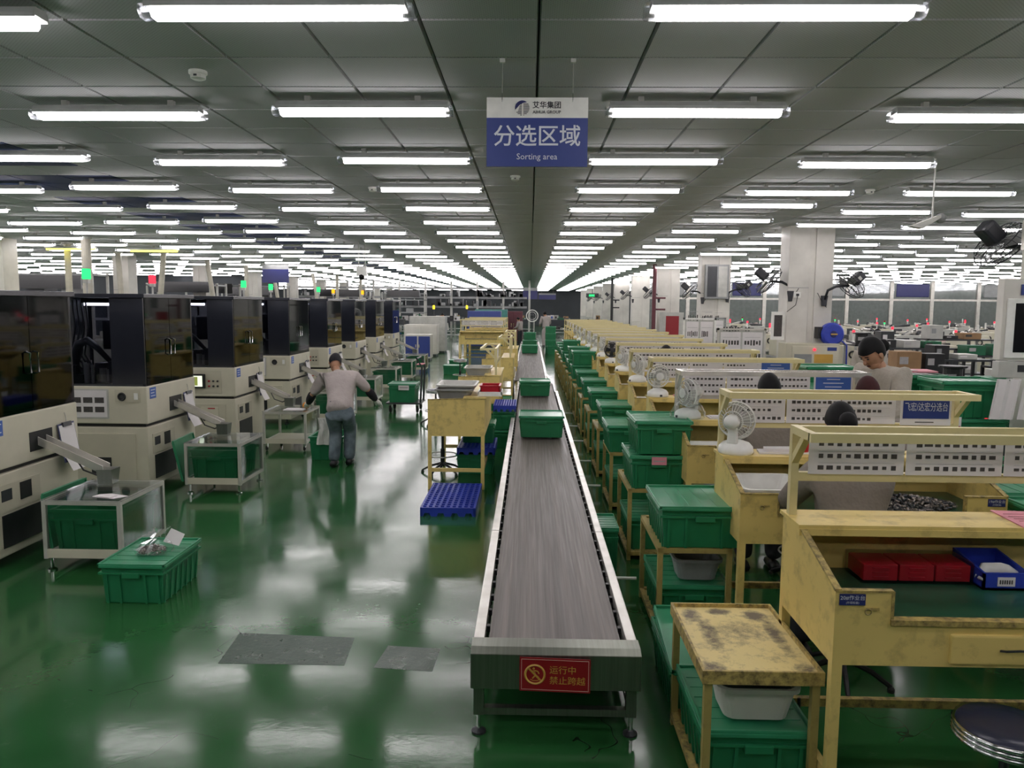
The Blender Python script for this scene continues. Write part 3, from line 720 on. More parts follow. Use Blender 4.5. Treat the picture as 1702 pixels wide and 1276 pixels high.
text('AIHUA GROUP', 0.024, 'textk', t, facing_cam(cx + 0.055, -0.0072, 3.210), thick=0.0005, sx=1.02)
# round emblem: dark blue cap, pale peak, striped lower right
ex, ez, er = cx - 0.088, 3.234, 0.042
b = MB(); yq = -0.0075
arc = [(ex + er * math.cos(math.radians(a)), ez + er * math.sin(math.radians(a))) for a in range(50, 196, 9)]
b.prism(arc + [(ex - 0.012, ez + 0.020), (ex + 0.006, ez + 0.028)], 'y', yq, yq + 0.001)
b.build('emblem_cap', 'navy_d', t)
b = MB()
for k in range(9):
    z = ez + 0.022 - 0.0078 * k; c = math.sqrt(max(0, er * er - (z - ez) ** 2))
    lo = -c if z < ez - 0.02 else -0.022 + 0.0025 * (4 - k)
    for (a, d) in ((max(-c, lo), -0.002), (0.006, c)):
        if d > a: b.box(ex + a, ex + d, yq, yq + 0.001, z - 0.002, z + 0.002)
b.build('emblem_stripes', 'dgrey', t)
for (x, y, z, ww, hh, lab) in ((-8.6, 26.0, 3.05, 0.9, 0.6, 'small grey blue sign hung far left under the ceiling lights'), (0.0, 48.0, 2.75, 0.9, 0.7, 'dark blue sign hung far down the centre strip'), (1.1, 50.0, 2.6, 1.1, 0.4, 'dark blue sign hung far down the hall right of its twin')):
    s = thing('hanging_sign', lab, 'sign', (x, y, z))
    MB().box(-ww / 2, ww / 2, -0.01, 0.01, -hh / 2, hh * 0.25).build('blue_panel', 'navy_d', s); MB().box(-ww / 2, ww / 2, -0.01, 0.01, hh * 0.25, hh / 2).build('white_panel', 'grey', s)
    for dx in (-ww * .35, ww * .35): MB().tube((dx, 0, hh / 2), (dx, 0, HC - z), 0.004, 5).build('wire', 'lgrey', s)

# ================================================================== CONVEYOR
t = thing('belt_conveyor', 'long steel belt conveyor with a worn grey belt and red warning plate', 'conveyor', (0, 0, 0))
x0, x1, ya, yb, zt = -0.262, 0.542, 3.55, 16.4, 0.46
MB().box(x0 + 0.075, x1 - 0.075, ya + 0.14, yb, zt - 0.05, zt - 0.028).build('belt', 'belt', t)
MB().box(x0 + 0.08, x1 - 0.08, ya + 0.16, yb, 0.235, 0.25).build('return_belt', 'black', t)
n = 7
for s, (a, c) in (('l', (x0, x0 + 0.052)), ('r', (x1 - 0.052, x1))):
    for k in range(n):
        y0 = ya + 0.1 + (yb - ya - 0.1) * k / n; y1 = ya + 0.1 + (yb - ya - 0.1) * (k + 1) / n - 0.012
        MB().box(a, c, y0, y1, 0.27, zt - 0.002).build('side_rail', 'steel', t, bevel=0.004)
b = MB()
for k in range(60):
    y = ya + 0.3 + 0.21 * k
    b.box(x0 + 0.054, x0 + 0.07, y, y + 0.03, zt - 0.06, zt - 0.03); b.box(x1 - 0.07, x1 - 0.054, y, y + 0.03, zt - 0.06, zt - 0.03)
tag(b.build('belt_clips', 'black', t), kind='stuff')
MB().prism([(ya - 0.04, 0.265), (ya - 0.04, zt - 0.022), (ya + 0.0, zt), (ya + 0.10, zt), (ya + 0.10, 0.265)], 'x', x0 - 0.006, x1 + 0.006).build('end_cover', 'steel_d', t, bevel=0.004)
SKEW = Matrix.Translation((x0, ya, 0)) @ Matrix.Rotation(-0.05, 4, 'Z') @ Matrix.Translation((-x0, -ya, 0))
t.children[-1].matrix_local = SKEW
yp = ya - 0.042; pcx = 0.138; pzc = 0.352
pl = MB().box(pcx - 0.168, pcx + 0.168, yp - 0.003, yp, pzc - 0.083, pzc + 0.083).build('warning_plate', 'redsign', t)
b = MB(); q = 0.0038
for (a, c, d, e) in ((-0.160, 0.160, 0.073, 0.0755), (-0.160, 0.160, -0.0755, -0.073), (-0.160, -0.1575, -0.075, 0.075), (0.1575, 0.160, -0.075, 0.075)): b.box(pcx + a, pcx + c, yp - q, yp - 0.0028, pzc + d, pzc + e)
b.build('border_line', 'pinkline', pl)
b = MB(); sx, sz = pcx - 0.095, pzc + 0.0
b.ring((sx, yp - 0.003, sz), 0.046, 0.0055, 'y', 32, 4)
b.bar((sx - 0.032, yp - 0.0035, sz + 0.032), (sx + 0.032, yp - 0.0035, sz - 0.032), 0.0012, 0.009)
def stroke(pts, wd):
    for a, c in zip(pts, pts[1:]): b.bar((sx + a[0], yp - 0.0034, sz + a[1]), (sx + c[0], yp - 0.0034, sz + c[1]), 0.001, wd)
b.ball((sx - 0.006, yp - 0.003, sz + 0.029), (0.006, 0.0012, 0.006), 10, 4)
stroke([(-0.002, 0.02), (0.004, -0.002)], 0.012); stroke([(0.004, -0.002), (-0.012, -0.02)], 0.006); stroke([(0.004, -0.002), (0.016, -0.012), (0.022, -0.024)], 0.006)
stroke([(-0.002, 0.02), (-0.018, 0.012)], 0.005); stroke([(-0.001, 0.02), (0.014, 0.016), (0.02, 0.004)], 0.005)
stroke([(-0.022, -0.024), (-0.01, -0.03), (0.012, -0.03), (0.02, -0.024)], 0.003)
b.build('no_crossing_symbol', 'gold', pl)
pl.matrix_local = SKEW
text('运行中', 0.043, 'gold', pl, facing_cam(pcx - 0.027, yp - 0.004, pzc + 0.024), align='LEFT')
text('禁止跨越', 0.043, 'gold', pl, facing_cam(pcx - 0.027, yp - 0.004, pzc - 0.028), align='LEFT')
for k in range(5):
    y = ya + 0.02 + 3.1 * k
    for x in (x0 + 0.03, x1 - 0.03):
        MB().box(x - 0.025, x + 0.025, y, y + 0.05, 0.10, 0.28).build('leg', 'steel_d', t)
        f = MB().tube((x, y + 0.025, 0.02), (x, y + 0.025, 0.10), 0.012, 8).build('levelling_foot', 'chrome', t)
        MB().lathe([(0.036, 0), (0.036, 0.01), (0.015, 0.022)], 14, 0, (x, y + 0.025, 0)).build('foot_pad', 'dgrey', f)
    MB().box(x0 + 0.05, x1 - 0.05, y + 0.005, y + 0.045, 0.10, 0.135).build('cross_beam', 'steel_d', t)
for x in (x0 + 0.01, x1 - 0.04): MB().box(x, x + 0.03, ya + 0.1, yb, 0.10, 0.13).build('lower_rail', 'steel_d', t)
for k, yy in enumerate((5.5, 6.87, 8.4, 9.75, 11.2, 12.6, 14.1)):
    MB().tube((x1, yy, 0.10), (x1 + 0.26, yy, 0.10), 0.012, 8).build('tie_rod', 'white', t)
t = thing('belt_conveyor', 'second belt conveyor running on beyond the end of the nearer one', 'conveyor', (-0.05, 16.6, 0))
MB().box(-0.27, 0.4, 0, 17, 0.43, 0.45).build('belt', 'belt', t)
for a, c in ((-0.33, -0.275), (0.405, 0.46)): MB().box(a, c, 0, 17, 0.28, 0.47).build('side_rail', 'steel', t, bevel=0.004)
MB().prism([(0.46, -0.15), (0.50, -0.15), (0.47, 1.0), (0.43, 1.0)], 'z', 0.44, 0.5).build('guide_plate', 'steel', t)
for y in (0.2, 5, 10, 16.5):
    for x in (-0.3, 0.43): MB().box(x - 0.025, x + 0.025, y, y + 0.05, 0, 0.3).build('leg', 'steel_d', t)
for (x, y, lab, ld, wd) in ((0.155, 9.65, 'green lidded crate riding nearest on the conveyor belt', 1, .97), (0.10, 13.95, 'green lidded crate second along the conveyor belt', 1, 1), (0.0, 26.0, 'green crate third along the conveyor, on the far belt', 1, 1), (0.0, 29.5, 'green crate fourth along the conveyor, on the far belt', 1, 1)):
    place(CR_wide, (x, y, 0.462), 0, lab, 'crates riding on the conveyor')
place(CR, (0.0, 29.5, 0.742), 0, 'green crate stacked on the fourth conveyor crate', 'crates riding on the conveyor')

# ================================================================== LEFT MACHINE ROW
MX = -4.1; MY = [5.62, 8.08, 10.55, 13.02, 15.5, 17.95, 20.4, 22.9]
def make_machine(kind):
    t = thing('sorting_machine', None, 'machine'); D, L = 1.25, 1.17
    MB().box(-D, 0, 0, L, 0.09, 0.75).build('lower_cabinet', 'beige', t, bevel=0.012)
    MB().box(-D + 0.03, -0.03, 0.03, L - 0.03, 0.75, 0.79).build('shadow_gap', 'black', t)
    MB().box(-D - 0.02, 0.012, -0.012, L + 0.01, 0.785, 1.19).build('upper_body', 'beige', t, bevel=0.012)
    for x in (-D + 0.1, -0.1):
        for y in (0.1, L - 0.1):
            MB().lathe([(0.04, 0), (0.04, 0.015), (0.015, 0.03), (0.015, 0.1)], 12, 0, (x, y, 0)).build('foot', 'dgrey', t)
    # near side door
    d = MB().box(-0.95, -0.13, -0.012, 0.0, 0.16, 0.68).build('cabinet_door', 'beige_d', t, bevel=0.006)
    if kind == 'screen':
        for k, x in enumerate((-0.80, -0.48)):
            p = MB().box(x, x + 0.24, -0.018, -0.012, 0.36, 0.64).build('breaker_plate', 'beige', d)
            MB().path([(x + 0.05, -0.018, 0.56), (x + 0.05, -0.05, 0.55), (x + 0.05, -0.05, 0.46), (x + 0.05, -0.018, 0.45)], 0.012, 6).build('breaker_handle', 'black', p)
            MB().box(x + 0.1, x + 0.2, -0.02, -0.018, 0.61, 0.625).build('label_strip', 'red', p)
    else:
        MB().box(-0.86, -0.82, -0.02, -0.012, 0.40, 0.52).build('latch', 'steel', d)
        MB().box(-0.62, -0.40, -0.015, -0.012, 0.24, 0.42).build('vent_grille', 'black', d)
    # upper side details
    if kind == 'screen':
        pn = MB().box(-0.95, -0.18, -0.016, -0.012, 0.83, 1.15).build('control_panel', 'beige_d', t, bevel=0.004)
        MB().box(-0.78, -0.40, -0.045, -0.016, 0.90, 1.10).build('screen_bezel', 'black', pn, bevel=0.008)
        MB().box(-0.745, -0.435, -0.047, -0.0455, 0.925, 1.075).build('screen', 'screen', pn)
        MB().box(-0.60, -0.50, -0.0485, -0.0472, 0.94, 1.06).build('screen_image', 'screen_b', pn); 
        for k in range(6): MB().lathe([(0.014, 0), (0.014, 0.015), (0.008, 0.02)], 10).xf(Matrix.Translation((-0.35 + 0.06 * (k % 3), -0.016, 0.93 + 0.07 * (k // 3))) @ Matrix.Rotation(PI / 2, 4, 'X')).build('button', ('red', 'dgrey', 'black')[k % 3], pn)
    else:
        p = MB().box(-0.50 + 0.17, -0.06, -0.018, -0.012, 1.02, 1.16).build('switch_plate', 'beige_d', t)
        MB().ring((-0.255, -0.022, 1.08), 0.035, 0.012, 'y', 16, 5).build('dial', 'black', p); MB().lathe([(0.03, 0), (0.02, 0.008)], 12).xf(Matrix.Translation((-0.255, -0.018, 1.08)) @ Matrix.Rotation(PI / 2, 4, 'X')).build('dial_face', 'dgrey', p)
        MB().box(-0.12, -0.08, -0.026, -0.018, 1.05, 1.12).build('switch', 'white', p)
        if kind == 'poster':
            p = MB().box(-1.1, -0.40, -0.016, -0.012, 0.84, 1.16).build('work_chart', 'lgrey', t)
            MB().box(-1.07, -0.42, -0.018, -0.016, 0.855, 1.145).build('chart_paper', 'paper', p)
            b = MB()
            for r in range(2):
                for c in range(5): b.box(-1.05 + 0.125 * c, -0.95 + 0.125 * c, -0.0195, -0.018, 0.91 + 0.1 * r, 0.97 + 0.1 * r)
            tag(b.build('printed_pictures', 'ink', p), kind='stuff')
    # aisle face
    MB().box(0.012, 0.015, 0.055, 0.19, 1.05, 1.17).build('blue_label', 'bluesign', t)
    b = MB()
    for j in range(3): b.box(0.015, 0.0165, 0.075, 0.17 - 0.02 * (j % 2), 1.075 + 0.032 * j, 1.083 + 0.032 * j)
    b.build('print_lines', 'textw', t)
    MB().box(0.0, 0.006, 0.10, 0.62, 0.44, 0.66).build('service_panel', 'beige_d', t, bevel=0.004)
    MB().box(0.006, 0.01, 0.14, 0.26, 0.53, 0.62).build('vent_grille', 'dgrey', t); MB().box(0.006, 0.01, 0.36, 0.50, 0.50, 0.64).build('vent_grille', 'black', t)
    MB().box(-0.01, 0.008, 0.14, 0.62, 0.16, 0.42).build('lower_opening', 'black', t)
    MB().box(0.012, 0.016, 0.50, 0.80, 0.86, 1.02).build('chute_opening', 'black', t)
    # chute: open steel channel sloping to the box on the cart
    ch = MB(); A = Vector((-0.05, 0.66, 0.93)); B = Vector((0.55, 0.66, 0.66)); w2 = 0.06
    for (dy0, dy1, dz0, dz1) in ((-w2, w2, 0, 0.008), (-w2, -w2 + 0.008, 0, 0.07), (w2 - 0.008, w2, 0, 0.07)):
        ch.add([(A.x, A.y + dy0, A.z + dz0), (B.x, B.y + dy0, B.z + dz0), (B.x, B.y + dy1, B.z + dz0), (A.x, A.y + dy1, A.z + dz0), (A.x, A.y + dy0, A.z + dz1), (B.x, B.y + dy0, B.z + dz1), (B.x, B.y + dy1, B.z + dz1), (A.x, A.y + dy1, A.z + dz1)],
               [(3, 2, 1, 0), (4, 5, 6, 7), (0, 1, 5, 4), (1, 2, 6, 5), (2, 3, 7, 6), (3, 0, 4, 7)])
    c = ch.build('chute', 'steel', t)
    MB().frustum((0.50, 0.62, 0.61, 0.71), (0.50, 0.63, 0.59, 0.73), 0.575, 0.70).build('chute_outlet', 'steel_d', c)
    MB().path([(0.25, 0.7, 0.8), (0.3, 0.75, 0.66), (0.42, 0.74, 0.62), (0.52, 0.72, 0.66)], 0.008, 5).build('sensor_cable', 'black', c)
    # hood
    z0, z1 = 1.19, 2.13
    MB().box(-D - 0.03, 0.03, -0.03, L + 0.03, z1, z1 + 0.045).build('hood_top', 'darkp', t, bevel=0.006)
    MB().box(-D, 0.0, 0.0, L, z0, z0 + 0.02).build('machine_deck', 'dgrey', t)
    for (x, y) in ((-D, 0), (-0.03, 0), (-D, L - 0.03), (-0.03, L - 0.03)): MB().box(x, x + 0.03, y, y + 0.03, z0, z1).build('hood_post', 'darkp', t)
    MB().box(-0.36, -0.03, 0.004, 0.012, z0, z1).build('hood_side_panel', 'darkp', t)
    MB().box(-D + 0.03, -0.36, 0.004, 0.010, z0, z1).build('hood_window', 'smoke_l', t)
    for k, (ya, yb) in enumerate(((0.03, L / 2 - 0.004), (L / 2 + 0.004, L - 0.03))):
        dd = MB().box(-0.006, 0.004, ya, yb, z0 + 0.004, z1).build('hood_door', 'smoke', t)
        yh = L / 2 + (-0.05 if k == 0 else 0.05)
        MB().path([(0.004, yh, 1.50), (0.035, yh, 1.51), (0.035, yh, 1.67), (0.004, yh, 1.68)], 0.009, 6).build('handle', 'chrome', dd)
    MB().box(-D + 0.002, -D + 0.01, 0.03, L - 0.03, z0, z1).build('hood_back', 'smoke_l', t)
    MB().box(-D + 0.03, -0.03, L - 0.012, L - 0.004, z0, z1).build('hood_far_panel', 'smoke_l', t)
    # inside the hood
    lp = MB().box(-0.92, -0.62, 0.5, 0.56, 2.045, 2.075).build('work_lamp', 'lamp_s', t)
    MB().box(-0.94, -0.60, 0.48, 0.58, 2.075, 2.13).build('lamp_housing', 'dgrey', t)
    MB().box(-0.75, -0.30, 0.55, 0.9, 1.55, 1.88).build('control_box', 'darkp', t, bevel=0.008)
    MB().box(-0.33, -0.28, 0.35, 0.41, z0 + 0.02, 1.95).build('column', 'darkp', t)
    ar = MB().path([(-0.95, 0.35, 1.22), (-0.95, 0.35, 1.5), (-0.9, 0.33, 1.62), (-0.78, 0.3, 1.66), (-0.66, 0.28, 1.58), (-0.5, 0.26, 1.42)], [0.07, 0.06, 0.05, 0.045, 0.035, 0.025], 8).build('robot_arm', 'dgrey', t, smooth=True)
    MB().tube((-0.5, 0.26, 1.42), (-0.5, 0.26, 1.26), 0.02, 8).build('gripper', 'steel', ar)
    rd = random.Random(len(kind)); q = MB()
    for k in range(26):
        x = rd.uniform(-1.15, -0.4); y = rd.uniform(0.1, 0.5); h = rd.uniform(0.05, 0.24); s = rd.uniform(0.02, 0.06)
        if k % 3: q.box(x - s, x + s, y - s, y + s, z0 + 0.02, z0 + 0.02 + h, k % 2)
        else: q.tube((x, y, z0 + 0.02), (x, y, z0 + 0.02 + h), s * 0.8, 8, 2)
    tag(q.build('mechanism', ['black', 'dgrey', 'steel'], t), kind='stuff')
    q = MB()
    for k in range(5):
        x = -1.1 + 0.05 * k; q.path([(x, 0.5, 2.1), (x + 0.05, 0.45, 1.8), (x + 0.02, 0.4, 1.5), (x + 0.2, 0.35, 1.28)], 0.01, 5)
    q.build('hoses', 'black', t)
    return t, None
kinds = ['poster', 'poster', 'screen', 'poster', 'screen', 'plain', 'screen', 'plain']
protos = {}
for k in ('poster', 'screen', 'plain'): protos[k] = make_machine(k)[0]
sig = {1: ('led_g', -1.02, 0.75), 2: ('led_r', -1.2, 0.2), 3: ('led_g', -0.87, 0.3), 4: ('led_g', -1.2, 0.2), 5: ('led_g', -0.95, 0.4), 6: ('led_o', -1.16, 0.15), 7: ('led_o', -0.93, 0.2)}
seen = set(); MACH = []
what = {'poster': 'with a work chart', 'screen': 'with a control screen', 'plain': 'with a plain side'}
for i, (y, k) in enumerate(zip(MY, kinds)):
    lab = 'beige machine with smoked hood, %s in the row on the left' % nth(i + 1)
    if k not in seen: seen.add(k); o = protos[k]; o.location = (MX, y, 0)
    else: o = dup(protos[k], (MX, y, 0))
    tag(o, lab, 'machine', 'beige machines in the left row'); MACH.append(o)
for i, o in enumerate(MACH):
    if i not in sig: continue
    m_, sx_, sy_ = sig[i]
    st = MB().tube((sx_, sy_, 2.17), (sx_, sy_, 2.34), 0.012, 8).build('stack_light', 'lgrey', o)
    MB().box(sx_ - 0.036, sx_ + 0.036, sy_ - 0.036, sy_ + 0.036, 2.345, 2.465).build('signal_lamp', m_, st, bevel=0.008)
    MB().box(sx_ - 0.03, sx_ + 0.03, sy_ - 0.03, sy_ + 0.03, 2.30, 2.345).build('signal_base', 'lgrey', st)
# clipboards hanging on the aisle faces
def make_clipboard():
    t = thing('clipboard', None, 'clipboard')
    rot = Matrix.Rotation(math.radians(-9), 4, 'Y')
    MB().box(0.0, 0.004, -0.12, 0.12, -0.34, 0.0).xf(rot).build('board', 'board', t)
    b = MB(); b.box(0.005, 0.008, -0.11, 0.11, -0.30, -0.015); b.prism([(0.008, -0.30), (0.010, -0.30), (0.05, -0.42), (0.047, -0.42)], 'y', -0.10, 0.11); b.xf(rot).build('paper', 'paper', t)
    MB().box(0.004, 0.02, -0.06, 0.06, -0.03, 0.008).xf(rot).build('clip', 'dgrey', t)
    MB().path([(0.01, 0, 0.0), (0.0, 0.01, 0.06), (-0.004, 0, 0.09)], 0.003, 5).build('string', 'lgrey', t)
    return t
CB = make_clipboard()
for i, (yo, z) in enumerate(((0.98, 1.03), (0.95, 1.03), (0.92, 1.04), (0.95, 1.04), (0.95, 1.04), (0.95, 1.04), (0.95, 1.04))):
    place(CB, (MX + 0.02, MY[i] + yo, z), 0, 'clipboard with white sheets hung on the %s machine of the left row' % nth(i + 1), 'clipboards on the machines')

# ================================================================== CARTS UNDER THE CHUTES
def make_cart(cast=False):
    t = thing('box_cart', None, 'cart'); w, d, h = 0.62, 0.72, 0.56; q = 0.032
    for x in (0, w - q):
        for y in (0, d - q): MB().box(x, x + q, y, y + q, 0.10, h).build('post', 'alu', t, bevel=0.003)
    for (a, c, e, f) in ((q, w - q, 0, q), (q, w - q, d - q, d), (0, q, q, d - q), (w - q, w, q, d - q)):
        MB().box(a, c, e, f, h - q, h).build('top_rail', 'alu', t, bevel=0.003)
    MB().box(q, w - q, -0.004, 0.008, 0.11, 0.18).build('kick_plate', 'beige', t); MB().box(q, w - q, q, d - q, 0.13, 0.145).build('bottom_shelf', 'beige_d', t)
    for x in (0, w - q): MB().box(x, x + q, q, d - q, 0.11, 0.145).build('bottom_rail', 'alu', t)
    MB().box(-0.004, w + 0.004, -0.004, d + 0.004, h, h + 0.008).build('top_sheet', 'clear', t)
    MB().box(w - 0.012, w - 0.006, q, d - q, 0.145, h - q).build('side_sheet', 'clear', t)
    MB().box(q, w - q, 0.008, 0.013, 0.18, h - q).build('front_sheet', 'clear', t)
    for x in (0.04, w - 0.04):
        for y in (0.04, d - 0.04):
            if cast:
                c = MB().ring((x, y, 0.035), 0.022, 0.013, 'x', 14, 6).build('caster', 'rubber', t); MB().box(x - 0.016, x + 0.016, y - 0.012, y + 0.012, 0.05, 0.10).build('fork', 'chrome', c)
            else:
                MB().lathe([(0.035, 0), (0.035, 0.012), (0.012, 0.025), (0.012, 0.10)], 12, 0, (x, y, 0)).build('foot', 'chrome', t)
    return t
CT = make_cart(); CT2 = make_cart(True)
for i in range(8):
    y = MY[i] + 0.10; x = -3.76
    src = CT if i < 2 else CT2
    place(src, (x, y, 0), 0, 'aluminium frame cart with clear panels below the chute of the %s machine' % nth(i + 1), 'clear box carts under the chutes')
    if i != 2: place(CR_open, (x + 0.31, y + 0.355, 0.146), 0, 'open green crate inside the clear cart at the %s machine' % nth(i + 1), 'crates inside the clear carts', (1.16, 1.05, 1.2))
b = MB(); b.prism([(0.0, 0.0), (0.2, -0.06), (0.27, 0.03), (0.1, 0.10), (0.02, 0.07)], 'z', 0, 0.004); o = b.build('paper_sheet', 'paper', None, (-3.42, 5.83, 0.569)); tag(o, 'crumpled white sheet on the nearest clear cart below the chute', 'paper')
MB().prism([(0.03, 0.0), (0.16, -0.05), (0.19, 0.02), (0.08, 0.07)], 'z', 0.004, 0.009).build('top_leaf', 'paper', o)
o = MB().box(-0.14, 0.14, -0.10, 0.12, 0, 0.008).build('paper_sheet', 'paper', None, (-3.36, 10.85, 0.569)); tag(o, 'white sheet on the clear cart in front of the bent worker', 'paper'); MB().box(-0.11, 0.11, -0.06, 0.08, 0.008, 0.012).build('top_leaf', 'paper', o)
o = MB().ball((0, 0, 0.05), (0.055, 0.055, 0.05), 14, 9).build('yellow_orange_lump', 'orange', None, (-3.22, 10.95, 0.569), smooth=True); o.name = 'orange'; tag(o, 'small orange round item on the cart at the bent worker\'s hand', 'fruit')
MB().tube((0, 0, 0.098), (0.005, 0, 0.11), 0.004, 6).build('stem', 'matg', o)
# leaning lids
def make_lid():
    L = MB(); W, D = 0.235, 0.305
    L.prism([(-W, -D + 0.02), (-W + 0.02, -D), (W - 0.02, -D), (W, -D + 0.02), (W, D - 0.02), (W - 0.02, D), (-W + 0.02, D), (-W, D - 0.02)], 'z', 0, 0.012)
    o = L.build('green_cover', 'greenl', None, bevel=0.004); G = MB()
    for (x0, x1, y0, y1) in ((-W, W, -D, -D + 0.02), (-W, W, D - 0.02, D), (-W, -W + 0.02, -D, D), (W - 0.02, W, -D, D)): G.box(x0 + .004, x1 - .004, y0 + .004, y1 - .004, 0.012, 0.026)
    G.build('rim', 'greenl', o); return o
LID = make_lid()
def put_lid(o, loc, eul, lab):
    o.location = loc; o.rotation_euler = eul; tag(o, lab, 'cover'); return o
put_lid(LID, (-3.86, 6.22, 0.33), (0, math.radians(82), 0), 'loose green crate lid leaning between the nearest machine and its cart')
put_lid(copy_tree(LID), (-3.90, 8.55, 0.34), (0, math.radians(78), math.radians(4)), 'loose green crate lid leaning on the second machine beside its cart')

# floor crate with the bag of components
place(CR, (-2.745, 5.40, 0), math.radians(0), 'green lidded crate on the open floor with a bag of parts on top', None, (1.0, 1.03, 1.04))
t = thing('parts_bag', 'clear plastic bag of metal components with a white slip on floor crate', 'bag', (-2.72, 5.36, 0.292))
b = MB(); rd = random.Random(3)
for k in range(150):
    a = rd.uniform(0, 2 * PI); r = rd.uniform(0, 1) ** 0.7; x, y = 0.105 * r * math.cos(a), 0.075 * r * math.sin(a); z = rd.uniform(0, 0.05 * (1 - r * 0.8)) + 0.008
    d = Vector((rd.uniform(-1, 1), rd.uniform(-1, 1), rd.uniform(-0.5, 0.5))).normalized() * 0.011; b.tube(Vector((x, y, z)) - d, Vector((x, y, z)) + d, 0.006, 6)
tag(b.build('metal_components', 'parts', t), kind='stuff')
b = MB(); vs = []; n = 18
for j, (r, z) in enumerate(((0.125, 0.002), (0.13, 0.03), (0.10, 0.07), (0.055, 0.10), (0.035, 0.13), (0.06, 0.17))):
    for i in range(n):
        a = 2 * PI * i / n; q = 1 + 0.16 * math.sin(5 * a + j) + rd.uniform(-0.06, 0.06); vs.append((r * q * math.cos(a) + 0.01 * j, 0.75 * r * q * math.sin(a) + 0.012 * j, z))
b.add(vs, [(j * n + i, j * n + (i + 1) % n, (j + 1) * n + (i + 1) % n, (j + 1) * n + i) for j in range(5) for i in range(n)])
b.build('plastic_film', 'film', t)
b = MB(); b.add([(0.07, 0.02, 0.07), (0.17, 0.05, 0.03), (0.19, 0.11, 0.10), (0.10, 0.09, 0.15), (0.07, 0.022, 0.07), (0.17, 0.052, 0.03), (0.19, 0.112, 0.10), (0.10, 0.092, 0.15)], [(0, 1, 2, 3), (7, 6, 5, 4), (0, 4, 5, 1), (1, 5, 6, 2), (2, 6, 7, 3), (3, 7, 4, 0)]); b.build('paper_slip', 'paper', t)
# crate by the bent worker
place(CR_open, (-2.70, 10.35, 0), 0, 'open green crate on the floor beside the bent worker', None, (1, 1, 1.15))
b = MB(); vs = []; n = 8
for j in range(6):
    for i in range(n):
        vs.append((0.22 * i / (n - 1) + 0.02 * math.sin(j), -0.01 + 0.018 * math.sin(i * 1.7 + j * 0.6), 0.05 - 0.07 * j))
b.add(vs, [(j * n + i, j * n + i + 1, (j + 1) * n + i + 1, (j + 1) * n + i) for j in range(5) for i in range(n - 1)])
o = b.build('white_bag', 'film', None, (-2.80, 10.03, 0.52)); tag(o, 'translucent white plastic bag draped over the open floor crate', 'bag')
m = o.modifiers.new('thickness', 'SOLIDIFY'); m.thickness = 0.004; o.data.materials[0] = M['glove']
MB().tube((0.0, 0.0, 0.05), (0.22, 0.0, 0.05), 0.008, 6).build('rolled_edge', 'glove', o)
# hand trolley with crate
t = thing('hand_trolley', 'grey push trolley carrying a labelled green crate in the left aisle', 'trolley', (-2.75, 14.55, 0))
MB().box(0, 0.68, 0, 0.62, 0.17, 0.20).build('platform', 'dgrey', t, bevel=0.006)
for x in (0.08, 0.60):
    for y in (0.08, 0.54):
        c = MB().ring((x, y, 0.075), 0.05, 0.024, 'x', 16, 6).build('caster', 'rubber', t); MB().box(x - 0.03, x + 0.03, y - 0.025, y + 0.025, 0.10, 0.17).build('fork', 'chrome', c)
for y in (0.08, 0.50): MB().tube((0.66, y, 0.20), (0.69, y, 0.88), 0.02, 8).build('handle_post', 'dgrey', t)
MB().path([(0.69, 0.08, 0.88), (0.60, 0.02, 1.05), (0.60, 0.56, 1.05), (0.69, 0.50, 0.88)], 0.018, 8).build('handle_bar', 'dgrey', t)
MB().box(0.58, 0.70, 0.14, 0.46, 0.92, 0.935).build('paper_tray', 'pink', t)
place(CR, (-2.44, 14.85, 0.20), 0, 'green crate with a white label riding on the push trolley', None, (1.15, 0.95, 1.3))
o = MB().box(-0.10, 0.10, -0.002, 0.0, -0.045, 0.045).build('paper_label', 'paper', None, (-2.40, 14.548, 0.49)); tag(o, 'white paper label stuck on the trolley crate front', 'label'); MB().box(-0.08, 0.08, -0.003, -0.002, -0.01, 0.02).build('print_lines', 'inkl', o)

# ================================================================== RIGHT BENCH LINE
NB = 17; BP = 1.54; BX = 1.20; BY = 2.92
def bpos(k): return (BX + (0.05 if k else 0), BY + BP * k)
B1 = make_bench(W=2.3, posters=5, seed=5, number=('20#作业台', '(外观检查)', 'l'), pwidth=0.44)
tag(B1, 'nearest yellow sorting bench with drawer and number 20 plate, at the right edge', 'bench', 'yellow sorting benches'); B1.location = (BX, BY, 0)
B2 = make_bench(sign='飞宏/达宏分选台', seed=11, number=('19#作业台', '(外观检查)', 'r'))
tag(B2, 'second yellow bench with the blue station sign and a heap of parts', 'bench', 'yellow sorting benches'); B2.location = bpos(1) + (0,)
B3 = make_bench(sign='...', seed=23); tag(B3, 'third bench of the right line with a plain blue sign', 'bench', 'yellow sorting benches'); B3.location = bpos(2) + (0,)
for ch in B3.children:
    if ch.name.startswith('frame_'): ch.data.materials[0] = M['steel']
B4 = make_bench(sign='...', seed=31); tag(B4, 'fourth bench of the right line, pale frame with a blue sign at its end', 'bench', 'yellow sorting benches'); B4.location = bpos(3) + (0,)
B5 = make_bench(seed=41, full=False)
for k in range(4, NB):
    o = B5 if k == 4 else dup(B5, (0, 0, 0))
    o.location = bpos(k) + (0,); tag(o, '%s yellow bench from the front in the long right line' % nth(k + 1), 'bench', 'yellow sorting benches')
FAN = make_table_fan(); FANB = make_table_fan('greyfan', 'black')
rot = {1: 2.55, 2: -1.15, 3: 0.15, 4: -1.1, 5: -0.9, 6: 0.1, 7: -0.7, 8: 0.2, 9: -0.9, 10: 0.4, 11: -0.5, 12: 0.1}
dark = {6}
